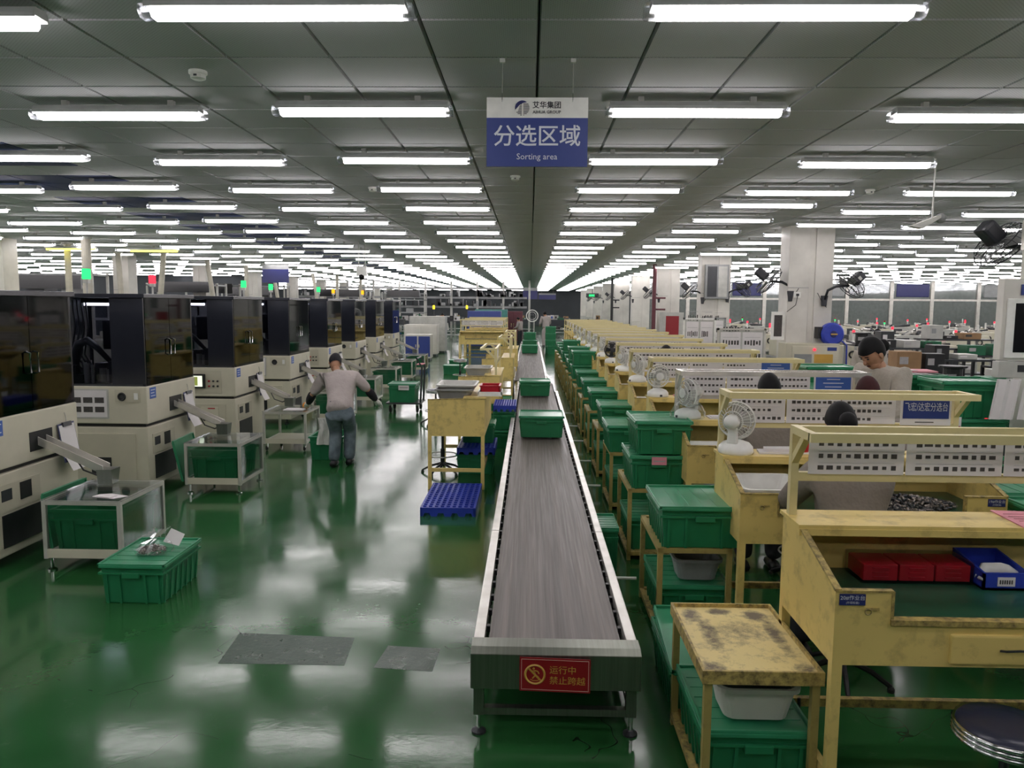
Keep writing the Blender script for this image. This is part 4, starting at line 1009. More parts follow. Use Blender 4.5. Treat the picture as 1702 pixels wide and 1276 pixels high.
for k in range(1, 13):
    x, y = bpos(k); lab = ('%s fan on the shelf end of the %s bench in the right line' % ('dark caged' if k in dark else 'white', nth(k + 1)))
    place(FANB if k in dark else FAN, (x + 0.10, y + 0.52, 1.146), rot[k], lab, 'table fans on the benches')
# film wrapped round the third bench's fan base
x, y = bpos(2)
b = MB(); vs = []; n = 16; rd = random.Random(9)
for j, (r, z) in enumerate(((0.15, 0.002), (0.145, 0.05), (0.11, 0.11), (0.07, 0.16))):
    for i in range(n):
        a = 2 * PI * i / n; q = 1 + 0.1 * math.sin(4 * a + j) + rd.uniform(-0.05, 0.05); vs.append((r * q * math.cos(a), r * q * math.sin(a), z))
b.add(vs, [(j * n + i, j * n + (i + 1) % n, (j + 1) * n + (i + 1) % n, (j + 1) * n + i) for j in range(3) for i in range(n)])
o = b.build('plastic_wrap', 'film', None, (x + 0.10, y + 0.52, 1.147)); tag(o, 'clear plastic wrapped round the base of the third bench fan', 'plastic bag')
MB().ring((0, 0, 0.12), 0.095, 0.006, 'z', 16, 5).build('tie', 'film', o)

def obj(mb, name, m, loc, label, cat, group=None, rz=0.0, **kw):
    o = mb.build(name, m, None, loc, **kw); o.rotation_euler = (0, 0, rz); return tag(o, label, cat, group)
# --- things on the nearest bench
x, y = bpos(0)
t = thing('drawer_unit', 'clear topped unit with three red drawers on the nearest bench', 'drawers', (x + 0.28, y + 0.42, 0.88))
MB().box(0, 0.49, -0.005, 0.18, 0, 0.10).build('casing', 'film', t, bevel=0.004)
for k in range(3):
    d = MB().box(0.01 + 0.159 * k, 0.161 + 0.159 * k, 0.002, 0.17, 0.012, 0.085).build('drawer', 'red', t, bevel=0.004)
    b = MB()
    for j in range(3): b.box(0.05 + 0.159 * k, 0.12 + 0.159 * k, -0.004, 0.003, 0.026 + 0.02 * j, 0.032 + 0.02 * j)
    b.build('drawer_grip', 'red', d)
t = thing('parts_bin', 'blue plastic bin with a white label and white sleeves on nearest bench', 'bin', (x + 0.78, y + 0.36, 0.88))
b = MB(); b.box(0, 0.20, 0, 0.012, 0, 0.075); b.box(0, 0.20, 0.24, 0.252, 0, 0.11); b.prism([(0, 0), (0.252, 0), (0.252, 0.11), (0.0, 0.075)], 'x', 0, 0.01); b.prism([(0, 0), (0.252, 0), (0.252, 0.11), (0.0, 0.075)], 'x', 0.19, 0.20); b.box(0, 0.2, 0, 0.25, 0, 0.01)
b.build('body', 'blue', t)
l = MB().box(0.06, 0.135, -0.003, 0.0, 0.018, 0.058).build('label', 'paper', t); b = MB()
for k in range(6): b.box(0.068 + 0.01 * k, 0.074 + 0.01 * k, -0.004, -0.003, 0.028, 0.046)
b.build('print_marks', 'ink', l)
obj(MB().path([(0, 0, 0.02), (0.05, 0.04, 0.05), (0.10, 0.02, 0.055), (0.15, 0.05, 0.04), (0.18, 0.02, 0.03)], [0.02, 0.03, 0.03, 0.026, 0.015], 8), 'glove', 'glove', (x + 0.79, y + 0.41, 0.895), 'crumpled white glove lying in the blue bin', 'glove', smooth=True)
MB().path([(0.0, 0.0, 0.02), (-0.01, -0.02, 0.03), (-0.005, -0.045, 0.03)], 0.008, 6).build('finger', 'glove', bpy.data.objects['glove'])
p = obj(MB().prism([(0, 0), (0.22, -0.02), (0.24, 0.26), (0.02, 0.28)], 'z', 0, 0.004), 'pink_form', 'pink', (x + 0.96, y + 0.40, 1.147), 'pink printed sheet on the shelf of the nearest bench', 'paper')
b = MB()
for j in range(5): b.box(0.04, 0.18, 0.05 + 0.04 * j, 0.055 + 0.04 * j, 0.004, 0.0048)
b.build('print_lines', 'redsign', p)
# --- second bench: basin, heap of components, papers, red cup
x, y = bpos(1)
o = make_basin(0.36, 0.30, 0.13); o.location = (x + 0.21, y + 0.20, 0.905); o.rotation_euler = (math.radians(6), 0, 0); tag(o, 'white basin propped at the left end of the second bench', 'basin')
MB().box(-0.12, 0.12, -0.09, 0.09, 0.013, 0.03).build('parts_layer', 'lgrey', o)
t = thing('component_heap', 'heap of small brown metal components on the second bench mat', 'components', (x + 1.05, y + 0.27, 0.88))
b = MB(); rd = random.Random(5)
for k in range(700):
    a = rd.uniform(0, 2 * PI); r = math.sqrt(rd.random()); px_, py_ = 0.34 * r * math.cos(a), 0.19 * r * math.sin(a); z = rd.random() * 0.06 * (1 - r) + 0.009
    d = Vector((rd.uniform(-1, 1), rd.uniform(-1, 1), rd.uniform(-0.6, 0.6))).normalized() * 0.014
    if z + d.z < 0.006 or z - d.z < 0.006: d.z = 0
    b.tube(Vector((px_, py_, z)) - d, Vector((px_, py_, z)) + d, 0.0075, 6, k % 2)
tag(b.build('loose_components', ['parts', 'dgrey'], t), kind='stuff')
p = obj(MB().prism([(0, 0), (0.34, 0.02), (0.33, 0.15), (0.02, 0.13)], 'z', 0, 0.012), 'paper_stack', 'paper', (x + 0.24, y + 0.47, 1.147), 'stack of white sheets beside the fan on the second bench', 'paper')
MB().prism([(0.05, 0.02), (0.34, 0.03), (0.33, 0.14), (0.06, 0.12)], 'z', 0.012, 0.03).build('curled_sheet', 'paper', p)
c = obj(MB().lathe([(0.03, 0), (0.04, 0.10), (0.036, 0.10), (0.027, 0.006)], 16), 'red_cup', 'red', (x + 0.54, y + 0.52, 1.147), 'red cup with a white stick on the second bench shelf', 'cup')
MB().tube((0.0, 0, 0.01), (-0.05, 0.0, 0.13), 0.004, 6).build('stick', 'white', c)
# papers and bins on further benches
for k in range(2, 11):
    x, y = bpos(k); m = random.choice(['paper', 'pink', 'lgrey'])
    p = obj(MB().box(0, 0.24, 0, 0.16, 0, 0.01), 'paper_stack', m, (x + 0.28, y + 0.46, 1.147), 'papers beside the fan on the %s bench' % nth(k + 1), 'paper', rz=random.uniform(-.05, .05)); MB().box(0.02, 0.22, 0.02, 0.14, 0.01, 0.016).build('top_sheet', 'paper', p)
    o = make_basin(0.34, 0.26, 0.10, 'lgrey' if k % 2 else 'white') if k == 2 else o2.copy()
    if k == 2: o2 = o
    else: COL.objects.link(o)
    o.location = (x + 0.21, y + 0.2, 0.882); tag(o, 'pale basin at the left end of the %s bench' % nth(k + 1), 'basin')

# ================================================================== RACKS AND CRATES BY THE CONVEYOR
R1 = make_rack(0.47, 0.70, 0.60, tray=True); R1.location = (0.73, 3.02, 0); tag(R1, 'nearest low stand with a scuffed yellow tray top, right of the conveyor', 'rack', 'low crate stands')
RK = make_rack()
NR = 15
for k in range(1, NR):
    place(RK, (0.80 + 0.01 * min(k, 3), 3.12 + BP * k, 0), 0, '%s low yellow crate stand from the front beside the conveyor' % nth(k + 1), 'low crate stands')
RKP = lambda k: (0.80 + 0.01 * min(k, 3), 3.12 + BP * k)
g = 'green crates on the low stands'
place(CR, (0.975, 3.36, 0.057), 0, 'green lidded crate inside the nearest tray topped stand', g)
put_lid(copy_tree(LID), (0.955, 3.98, 0.315), (math.radians(10), 0, 0), 'loose green lid on the floor crate behind the tray topped stand')
place(CR, (0.965, 4.08, 0.0), 0, 'green crate tucked behind the tray topped stand', g)
for k in range(1, NR):
    x, y = RKP(k); cx_ = x + 0.25; cy_ = y + 0.38
    if k == 1: place(CR_wide, (cx_ + 0.03, y + 0.27, 0.602), 0, 'wide green lidded crate on top of the second stand', g)
    elif k == 2:
        place(CR, (cx_ - 0.01, y + 0.28, 0.602), 0, 'lower crate with a pink slip on the third stand', g); place(CR, (cx_ + 0.03, y + 0.30, 0.884), 0, 'upper of the two green crates on the third stand', g)
    elif k == 3: place(CR, (cx_ - 0.05, y + 0.30, 0.602), 0, 'green lidded crate half hidden on the fourth stand', g)
    elif k in (8, 9, 11):
        place(CR, (cx_, y + 0.3, 0.602), 0, 'lower green crate stacked on the %s stand' % nth(k + 1), g); place(CR, (cx_ + 0.02, y + 0.32, 0.884), 0, 'upper green crate stacked on the %s stand' % nth(k + 1), g)
    else: place(CR, (cx_ + 0.02, y + 0.32, 0.602), 0, 'green lidded crate on top of the %s stand' % nth(k + 1), g)
    place(CR, (cx_, y + 0.38, 0.057), 0, 'green crate on the bottom shelf of the %s stand' % nth(k + 1), 'green crates under the low stands')
o = obj(MB().box(-0.06, 0.06, -0.002, 0, -0.035, 0.03), 'paper_slip', 'pink', (1.06, RKP(2)[1] - 0.035, 0.845), 'pale pink slip stuck under the rim of the third stand crate', 'label'); MB().box(-0.045, 0.045, -0.003, -0.002, -0.01, 0.0).build('print_lines', 'inkl', o)
BASIN = make_basin(0.34, 0.28, 0.15, 'offwhite'); BASIN.location = (0.99, 3.26, 0.34); tag(BASIN, 'white basin on the crate under the nearest tray top', 'basin')
MB().box(-0.14, 0.14, -0.11, 0.11, 0.10, 0.145).build('dark_contents', 'dgrey', BASIN)
o = make_basin(0.30, 0.26, 0.14, 'grey'); o.location = (1.10, RKP(1)[1] + 0.28, 0.338); tag(o, 'grey basin on the lower crate of the second stand', 'basin')
place(CR, (0.635, 6.1, 0.0), 0.0, 'narrow green bin standing between the conveyor and the third stand', None, (0.34, 0.7, 1.3))

# crates at the right ends of the near benches
for (x, y, z, rz, lab) in ((3.14, 4.35, 0.70, HP, 'upper front green crate at the right end of the second bench'), (3.14, 4.90, 0.70, HP, 'rear green crate at the right end of the second bench'), (3.14, 4.35, 0.40, HP, 'lower front green crate at the right end of the second bench')):
    place(CR, (x, y, z), rz, lab, 'green crates right of the second bench')
t = thing('crate_table', 'low grey table carrying the crates right of the second bench', 'table', (2.82, 4.05, 0))
MB().box(0, 0.7, 0, 1.1, 0.36, 0.40).build('tabletop', 'dgrey', t)
for xx in (0, 0.66):
    for yy in (0, 1.06): MB().box(xx, xx + 0.04, yy, yy + 0.04, 0, 0.36).build('leg', 'dgrey', t)
place(CR, (3.14, 4.90, 0.40), HP, 'lower rear green crate at the right end of the second bench', 'green crates right of the second bench')
t = thing('meter_box', 'dark instrument with green digits at the right frame edge', 'instrument', (3.55, 5.35, 0))
MB().box(0, 0.5, 0, 0.35, 0.0, 0.80).build('stand', 'lgrey', t); MB().box(0, 0.5, 0, 0.3, 0.80, 1.02).build('casing', 'dgrey', t, bevel=0.01)
s = MB().box(0.02, 0.30, -0.004, 0.0, 0.86, 0.99).build('display', 'black', t)
text('M 1 P', 0.06, 'screen_g', s, facing_cam(0.15, -0.006, 0.93))
# tall crate stack at the right
g = 'tall green crate stack by the right pillar'
for k in range(4):
    z = 0.12 + 0.335 * k
    place(CR, (3.94, 7.05, z), HP, '%s green crate from the floor in the right stack before the pillar' % nth(k + 1), g, (1.0, 1.0, 1.19))
    place(CR, (3.72, 7.62, z), HP, '%s crate from the floor in the stack just behind the right front stack' % nth(k + 1), g, (1.0, 0.9, 1.19))
o = obj(MB().box(0, 0.09, -0.002, 0, 0, 0.12), 'paper_label', 'paper', (3.72, 6.80, 1.02), 'white and red label on the right crate stack', 'label'); MB().box(0.005, 0.085, -0.003, -0.002, 0.005, 0.04).build('red_band', 'redsign', o)
t = thing('stack_dolly', 'wheeled dolly under the tall green crate stack at the right', 'dolly', (3.6, 6.8, 0))
MB().box(0, 0.66, 0, 1.1, 0.08, 0.118).build('deck', 'dgrey', t)
for xx in (0.06, 0.6):
    for yy in (0.06, 1.04): MB().ring((xx, yy, 0.04), 0.026, 0.014, 'x', 12, 6).build('caster', 'rubber', t)
o = obj(MB().box(0, 0.16, 0, 0.3, 0, 0.62), 'meter_cabinet', 'beige', (4.05, 6.95, 0.68), 'slim beige cabinet with red digits between the crates and pillar', 'cabinet', bevel=0.006)
MB().box(0.05, 0.12, -0.003, 0, 0.42, 0.46).build('display', 'led_r', o); MB().box(0.02, 0.04, -0.003, 0, 0.2, 0.35).build('slot', 'black', o); MB().box(0.07, 0.13, -0.003, 0, 0.05, 0.2).build('print_lines', 'ink', o); MB().box(0.02, 0.14, 0.02, 0.28, -0.68, 0).build('pedestal', 'dgrey', o)

# pillar fittings at the right edge
t = thing('wall_cabinet', 'white cabinet with a dark window on the nearest right pillar', 'cabinet', (4.05, 6.715, 1.50))
MB().box(0, 0.7, 0, 0.10, 0, 0.14).build('lower_box', 'lgrey', t, bevel=0.006); MB().box(0.16, 0.34, -0.004, 0, 0.05, 0.11).build('slot', 'dgrey', t)
MB().box(0, 0.7, 0, 0.10, 0.15, 0.85).build('body', 'offwhite', t, bevel=0.006)
d = MB().box(0.03, 0.67, -0.012, 0, 0.17, 0.68).build('door', 'white', t, bevel=0.006); MB().box(0.10, 0.62, -0.015, -0.012, 0.22, 0.64).build('window', 'blackg', d)
MB().box(0.14, 0.5, -0.014, -0.001, 0.71, 0.80).build('name_strip', 'navy', t)
t = thing('hanging_cloths', 'white cloths hung on hooks below the cabinet on the right pillar', 'cloth', (4.03, 6.70, 1.49))
for k in range(3):
    b = MB(); vs = []; n = 9
    for j in range(6):
        for i in range(n): vs.append((0.24 * k + 0.20 * i / (n - 1) - 0.01 * j, -0.02 + 0.012 * math.sin(i * 1.6 + k), -0.07 * j))
    b.add(vs, [(j * n + i, j * n + i + 1, (j + 1) * n + i + 1, (j + 1) * n + i) for j in range(5) for i in range(n - 1)])
    o = b.build('cloth', 'paper', t); m = o.modifiers.new('thickness', 'SOLIDIFY'); m.thickness = 0.008
    MB().tube((0.1 + 0.24 * k, -0.02, -0.01), (0.1 + 0.24 * k, 0.03, 0.01), 0.006, 6).build('hook', 'chrome', t)
t = thing('steel_duct_box', 'polished steel box and conduit high on the right pillar', 'duct', (4.22, 6.755, 2.59))
MB().box(0, 0.6, 0, 0.06, 0, 0.26).build('box', 'steel', t, bevel=0.006); MB().tube((0.07, -0.03, -0.2), (0.07, -0.03, 0.70), 0.02, 8).build('conduit', 'lgrey', t); MB().path([(0.04, -0.03, 0.68), (0.10, -0.05, 0.74), (0.16, -0.02, 0.70)], 0.015, 6).build('conduit_bend', 'lgrey', t)
WF = make_wall_fan()
def wfan(loc, rz, lab, s=1.0): return place(WF, loc, rz, lab, 'wall fans on the pillars', (s, s, s))
wfan((4.53, 6.90, 2.44), PI + 0.1, 'dark wall fan on the nearest right pillar, biggest of the wall fans')
wfan((4.60, 13.8, 2.30), PI - 0.2, 'dark wall fan on the left side of the second right pillar', 1.15)
wfan((5.18, 13.8, 2.22), 0.15, 'dark wall fan on the right side of the second right pillar', 1.15)
wfan((4.60, 20.78, 2.25), PI - 0.2, 'dark wall fan on the third right pillar', 1.1)
wfan((5.25, 20.78, 2.3), 0.1, 'dark wall fan on the right face of the third right pillar', 1.1)
for k in range(3, 8): wfan((4.6, 6.8 + 7 * k, 2.3), PI - 0.1, 'dark wall fan on the %s right pillar from the front' % nth(k + 1), 1.1)
t = thing('cable_bracket', 'grey bracket lamp on a thin rod hung near the right wall fan', 'bracket', (3.85, 7.6, 2.95))
MB().tube((0, 0, 0), (0, 0, HC - 2.95), 0.008, 6).build('rod', 'lgrey', t); MB().prism([(-0.22, -0.08), (0.06, 0.03), (0.06, 0.0), (-0.1, -0.1)], 'y', -0.05, 0.05).build('hood', 'lgrey', t); MB().ball((0.08, 0, 0.0), 0.05).build('joint', 'grey', t)
# electric cabinet, hose reel, socket, posters at second right pillar
t = thing('electric_cabinet', 'grey beige electric cabinet with yellow strip at the second pillar foot', 'cabinet', (4.42, 13.36, 0))
MB().box(0, 0.92, 0, 0.42, 0.1, 1.46).build('body', 'beige_d', t, bevel=0.008); d = MB().box(0.10, 0.90, -0.015, 0, 0.98, 1.42).build('door', 'beige', t, bevel=0.006)
MB().box(0.14, 0.44, -0.018, -0.015, 1.13, 1.28).build('name_plate', 'grey', d); MB().box(0.48, 0.80, -0.018, -0.015, 1.13, 1.28).build('warning_strip', 'gold', d); MB().lathe([(0.025, 0), (0.02, 0.03)], 10).xf(Matrix.Translation((0.48, -0.015, 1.36)) @ Matrix.Rotation(PI / 2, 4, 'X')).build('red_lamp', 'led_r', d); MB().box(0.70, 0.86, -0.018, -0.015, 1.34, 1.40).build('blue_tag', 'navy', d)
for xx in (0.02, 0.82): MB().box(xx, xx + 0.08, 0.02, 0.4, 0, 0.1).build('foot', 'dgrey', t)
t = thing('hose_reel', 'blue round hose reel mounted on the second right pillar', 'reel', (5.30, 13.65, 1.62))
MB().lathe([(0.17, -0.09), (0.20, -0.07), (0.20, 0.05), (0.17, 0.09)], 24).xf(Matrix.Rotation(PI / 2, 4, 'X')).build('casing', 'blue', t, bevel=0.01); MB().lathe([(0.06, 0.09), (0.05, 0.11)], 16).xf(Matrix.Rotation(PI / 2, 4, 'X')).build('hub', 'navy_d', t); MB().box(-0.055, 0.055, -0.125, -0.105, -0.01, 0.01).build('hub_mark', 'gold', t); MB().box(-0.25, -0.16, -0.02, 0.15, -0.08, 0.12).build('mount', 'black', t)
MB().path([(0.18, 0, -0.12), (0.27, 0, -0.2), (0.28, 0, -0.6)], 0.014, 6).build('hose', 'blue', t)
t = thing('wall_socket', 'white wall socket with black plug on the second right pillar', 'socket', (4.72, 13.815, 2.30)); MB().box(-0.06, 0.06, -0.012, 0, -0.05, 0.05).build('plate', 'white', t); MB().box(-0.02, 0.02, -0.05, -0.012, -0.02, 0.02).build('plug', 'black', t); MB().path([(0, -0.04, -0.02), (-0.03, -0.04, -0.18), (-0.18, -0.04, -0.3)], 0.006, 5).build('cord', 'black', t)
t = thing('framed_notice', 'narrow framed notice on the left side of the second pillar', 'notice', (4.31, 13.88, 1.5)); MB().box(0, 0.24, 0, 0.02, 0, 0.5).build('frame', 'white', t); MB().box(0.05, 0.19, -0.004, 0, 0.06, 0.44).build('print', 'ink', t)
# notice boards between the pillars
def board(loc, w, h, lab, seed, legs=True, m='alu'):
    t = thing('notice_board', lab, 'board', loc)
    MB().box(0, w, 0, 0.03, 0.55, 0.55 + h).build('panel', 'lgrey', t)
    for (a, c, e, f) in ((-0.03, w + 0.03, 0.52, 0.56), (-0.03, w + 0.03, 0.54 + h, 0.58 + h), (-0.03, 0.01, 0.52, 0.58 + h), (w - 0.01, w + 0.03, 0.52, 0.58 + h)): MB().box(a, c, -0.01, 0.035, e, f).build('frame_bar', m, t)
    for xx in (0, w - 0.03): MB().box(xx, xx + 0.03, 0, 0.03, 0.0, 0.52).build('leg', m, t)
    poster(t, 0.04, w / 2 - 0.02, -0.004, 0.6, 0.5 + h, 4, 6, seed); poster(t, w / 2 + 0.02, w - 0.04, -0.004, 0.6, 0.5 + h, 4, 6, seed + 1)
board((3.95, 16.2, 0), 0.95, 1.05, 'aluminium notice board with four sheets left of the second pillar', 3)
board((3.35, 16.8, 0), 0.65, 1.25, 'tall white notice board with printed pictures before the third pillar', 9, m='white')
board((4.6, 20.72, 0.0), 0.6, 1.2, 'stack of striped notices on the third right pillar', 15, m='grey')
t = thing('wall_locker', 'grey locker hung high on the third right pillar', 'locker', (4.64, 20.67, 2.28)); MB().box(0, 0.62, 0, 0.14, 0, 0.9).build('body', 'grey', t); MB().box(0.05, 0.3, -0.01, 0, 0.05, 0.85).build('dark_door', 'dgrey', t); MB().box(0.34, 0.57, -0.01, 0, 0.05, 0.85).build('door', 'lgrey', t)
t = thing('red_notice', 'clear fronted red notice case beside the dark red pipe', 'notice', (4.6, 27.5, 0.9)); MB().box(0, 0.85, 0, 0.1, 0, 0.95).build('case', 'lgrey', t); MB().box(0.22, 0.68, -0.01, 0, 0.15, 0.82).build('red_sheet', 'redsign', t); MB().box(0.1, 0.75, 0.02, 0.08, -0.9, 0).build('stand', 'lgrey', t)
for (x, y, m, lab) in ((4.35, 27.3, 'redpipe', 'dark red vertical pipe in front of the fourth pillar'), (4.35, 41.3, 'black', 'black vertical pipe before the far right pillars')):
    t = thing('standpipe', lab, 'pipe', (x, y, 0)); MB().tube((0, 0, 0), (0, 0, HC), 0.07, 10).build('riser', m, t)
    for z in (1.95, 2.35): MB().tube((0, 0, z), (0.4, 0, z), 0.035, 8).build('branch', m, t)
t = thing('exit_sign', 'small green exit sign at the far right pillars', 'sign', (4.45, 55.6, 2.75)); MB().box(-0.45, 0.45, -0.03, 0.03, -0.15, 0.15).build('case', 'dgrey', t); MB().tube((0, 0, 0.15), (0, 0, HC - 2.752), 0.02, 6).build('rod', 'dgrey', t); MB().box(-0.25, 0.25, -0.034, -0.03, -0.07, 0.07).build('arrow', 'led_g', t)

# ================================================================== LEFT BENCHES BY THE CONVEYOR
L1 = make_bench(W=1.5, fz=1.11, frame=False, full=False, dz=-0.09); L1.location = (-1.14, 10.05, 0); L1.rotation_euler = (0, 0, -HP); tag(L1, 'yellow bench end holding a grey bin and red box, left of the conveyor', 'bench', 'yellow benches left of the conveyor')
for ch in L1.children:   # cut-out front lip hidden from this side
    pass
L2 = make_bench(W=1.5, fz=1.11, frame=True, full=False, dz=-0.14, seed=77); L2.location = (-1.10, 13.3, 0); L2.rotation_euler = (0, 0, -HP); tag(L2, 'second yellow bench left of the conveyor, with an open frame above', 'bench', 'yellow benches left of the conveyor')
o = dup(L2, (-0.98, 17.2, 0), -HP, 'third yellow bench left of the conveyor, with an open frame above'); dup(L2, (-0.95, 20.4, 0), -HP, 'fourth yellow bench left of the conveyor, with an open frame above')
for k, y in enumerate((26.5, 28.6, 30.8)):
    dup(B5, (-2.45, y, 0), 0, '%s far yellow bench facing the camera across the left aisle' % nth(k + 1), 'yellow benches left of the conveyor')
x, y = -1.0, 8.62
o = make_basin(0.42, 0.62, 0.15, 'grey', 'grey_bin'); o.location = (-0.86, 8.98, 0.98); tag(o, 'grey plastic bin on the nearest left bench', 'bin')
o2_ = make_basin(0.44, 0.58, 0.07, 'lgrey', 'grey_bin'); o2_.location = (-0.84, 9.02, 1.10); tag(o2_, 'pale grey tray nested in the bin on the nearest left bench', 'tray')
t = thing('white_tray', 'white tray holding a red box on the nearest left bench', 'tray', (-0.58, 8.62, 1.06)); MB().box(0, 0.27, 0, 0.36, 0, 0.015).build('base', 'white', t)
for (a, c, e, f) in ((0, 0.27, 0, 0.01), (0, 0.27, 0.35, 0.36), (0, 0.01, 0, 0.36), (0.26, 0.27, 0, 0.36)): MB().box(a, c, e, f, 0.015, 0.05).build('wall', 'white', t)
b = MB()
for (a, c, e, f) in ((0, 0.22, 0, 0.01), (0, 0.22, 0.27, 0.28), (0, 0.01, 0, 0.28), (0.21, 0.22, 0, 0.28)): b.box(a, c, e, f, 0, 0.10)
b.box(0, 0.22, 0, 0.28, 0, 0.01)
o = obj(b, 'red_box', 'red', (-0.555, 8.66, 1.076), 'open red plastic box in the white tray', 'box'); r = MB()
for (a, c, e, f) in ((-0.01, 0.23, -0.01, 0), (-0.01, 0.23, 0.28, 0.29), (-0.01, 0, 0, 0.28), (0.22, 0.23, 0, 0.28)): r.box(a, c, e, f, 0.088, 0.102)
r.build('rim', 'red', o)
o = make_basin(0.42, 0.55, 0.13, 'lgrey', 'grey_bin'); o.location = (-0.82, 12.4, 0.96); tag(o, 'pale grey bin on the second left bench', 'bin')
def make_pallet(w=0.55, d=1.06, h=0.09, nx=9, ny=13):
    t = thing('plastic_pallet', None, 'pallet'); b = MB(); q = 0.022; z0, z1 = h - 0.022, h
    for i in range(nx + 1):
        x = (w - q) * i / nx; b.box(x, x + q, 0, d, z0, z1)
    for j in range(ny + 1):
        y = (d - q) * j / ny; b.box(0, w, y, y + q, z0, z1 - 0.001)
    b.build('grid_deck', 'blue', t); s = MB()
    n = 4
    for yy in (0.0, d - 0.025):
        pts = [(0, 0)]
        for k in range(n):
            c = w * (k + 0.5) / n; pts += [(c - 0.04, 0), (c - 0.025, 0.035), (c + 0.025, 0.035), (c + 0.04, 0)]
        pts += [(w, 0), (w, z0), (0, z0)]; s.prism(pts, 'y', yy, yy + 0.025)
    for xx in (0.0, w - 0.02): s.box(xx, xx + 0.02, 0, d, 0.0, z0)
    s.build('skirt', 'blue', t)
    return t
PAL = make_pallet(); tag(place(PAL, (-1.07, 7.42, 0), 0, 'blue grid pallet on the floor before the nearest left bench'), None, 'pallet')
place(PAL, (-0.88, 9.25, 0.26), 0, 'blue grid pallet raised on a crate under the nearest left bench', None, (0.85, 0.7, 1))
place(CR_open, (-0.66, 9.62, 0.0), 0, 'dark green crate under the raised blue pallet', None, (1, 1, 0.9))
place(CR, (-0.64, 9.75, 0.352), 0, 'green crate standing on the raised blue pallet', None, (0.9, 0.7, 0.9))
place(PAL, (-0.52, 11.0, 0.55), 0, 'blue grid pallet on crates behind the nearest left bench', None, (0.6, 0.7, 1)); place(CR, (-0.36, 11.35, 0.27), 0, 'crate carrying the pallet behind the nearest left bench', None, (0.7, 1, 0.98)); place(CR, (-0.36, 11.35, 0.0), 0, 'bottom crate behind the nearest left bench', None, (0.7, 1, 0.95))
for (x, y, lab) in ((-2.3, 23.0, 'green crate on the aisle floor before the far benches'), (-2.35, 25.2, 'second green crate on the aisle floor before the far benches'), (-0.62, 15.0, 'green crate on the floor beside the second left bench')):
    place(CR_wide, (x, y, 0), 0, lab)
ST = make_stool()
S0 = make_stool(0.6); tag(S0, 'round dark vinyl stool with chrome bands at the lower right corner', 'stool'); S0.location = (1.74, 2.68, 0)
for (x, y, lab, s) in ((-1.05, 9.4, 'stool tucked against the nearest left bench', 0.95), (-1.62, 13.2, 'stool in the aisle beside the second left bench', 1.03), (-1.80, 19.8, 'black stool standing alone far down the middle aisle', 1.1)):
    place(ST, (x - (0.02 if s < 1 else 0), y, 0), 0.2, lab, None, (s, s, s) if s < 1 else (0.95, 0.95, s))
for k in range(1, 4): place(ST, (1.86 + 0.12 * k if k > 1 else 1.78, BY + BP * k - 0.26, 0), 0.4 * k, 'stool under the worker at the %s bench' % nth(k + 1), None, (0.95, 0.95, 1.0))

t = thing('power_cord', 'black power cord with a white plug hung on the nearest bench stretcher', 'cord', (1.30, 3.54, 0))
MB().path([(0, -0.02, 0.245), (0.0, -0.03, 0.15), (0.005, -0.025, 0.06), (0.0, -0.02, 0.02)], 0.008, 6).build('cable', 'black', t); MB().box(-0.025, 0.025, -0.045, 0.005, 0.0, 0.03).build('plug', 'white', t, bevel=0.006)

# ================================================================== PEOPLE
def skin_mesh(name, chains, m, parent, sub=1, extra=None):
    """chains: lists of (point, radius); chains joined where points coincide; grown with a skin modifier"""
    vs, rs, es, idx = [], [], [], {}
    for ch in chains:
        prev = None
        for p, r in ch:
            key = tuple(round(c, 4) for c in p)
            if key not in idx: idx[key] = len(vs); vs.append(key); rs.append(r)
            i = idx[key]
            if prev is not None and prev != i: es.append((prev, i))
            prev = i
    me = bpy.data.meshes.new(name); me.from_pydata(vs, es, [])
    ob = bpy.data.objects.new(name, me); COL.objects.link(ob)
    ob.modifiers.new('skin', 'SKIN'); 
    for i, sv in enumerate(me.skin_vertices[0].data):
        r = rs[i]; sv.radius = (r, r) if not isinstance(r, tuple) else r
        sv.use_root = (i == 0)
    sm = ob.modifiers.new('sub', 'SUBSURF'); sm.levels = sub; sm.render_levels = sub
    dg = bpy.context.evaluated_depsgraph_get(); out = bpy.data.meshes.new_from_object(ob.evaluated_get(dg))
    bpy.data.objects.remove(ob)
    if extra:
        bm = bmesh.new(); bm.from_mesh(out)
        for e in extra:
            tmp = bpy.data.meshes.new('x'); tmp.from_pydata(e.v, [], e.f); bm.from_mesh(tmp); bpy.data.meshes.remove(tmp)
        bmesh.ops.recalc_face_normals(bm, faces=bm.faces)
        bm.to_mesh(out); bm.free()
    out.materials.clear(); out.materials.append(M[m]); out.polygons.foreach_set('use_smooth', [True] * len(out.polygons))
    out.polygons.foreach_set('material_index', [0] * len(out.polygons)); out.name = name
    o = bpy.data.objects.new(name, out); COL.objects.link(o); o.parent = parent; return o

def head_frame(c, fwd, upv=(0, 0, 1)):
    f = Vector(fwd).normalized(); u = Vector(upv); u = (u - f * u.dot(f)).normalized(); r = f.cross(u)
    return Matrix(((r.x, f.x, u.x, c[0]), (r.y, f.y, u.y, c[1]), (r.z, f.z, u.z, c[2]), (0, 0, 0, 1)))   # local x right, y forward, z up

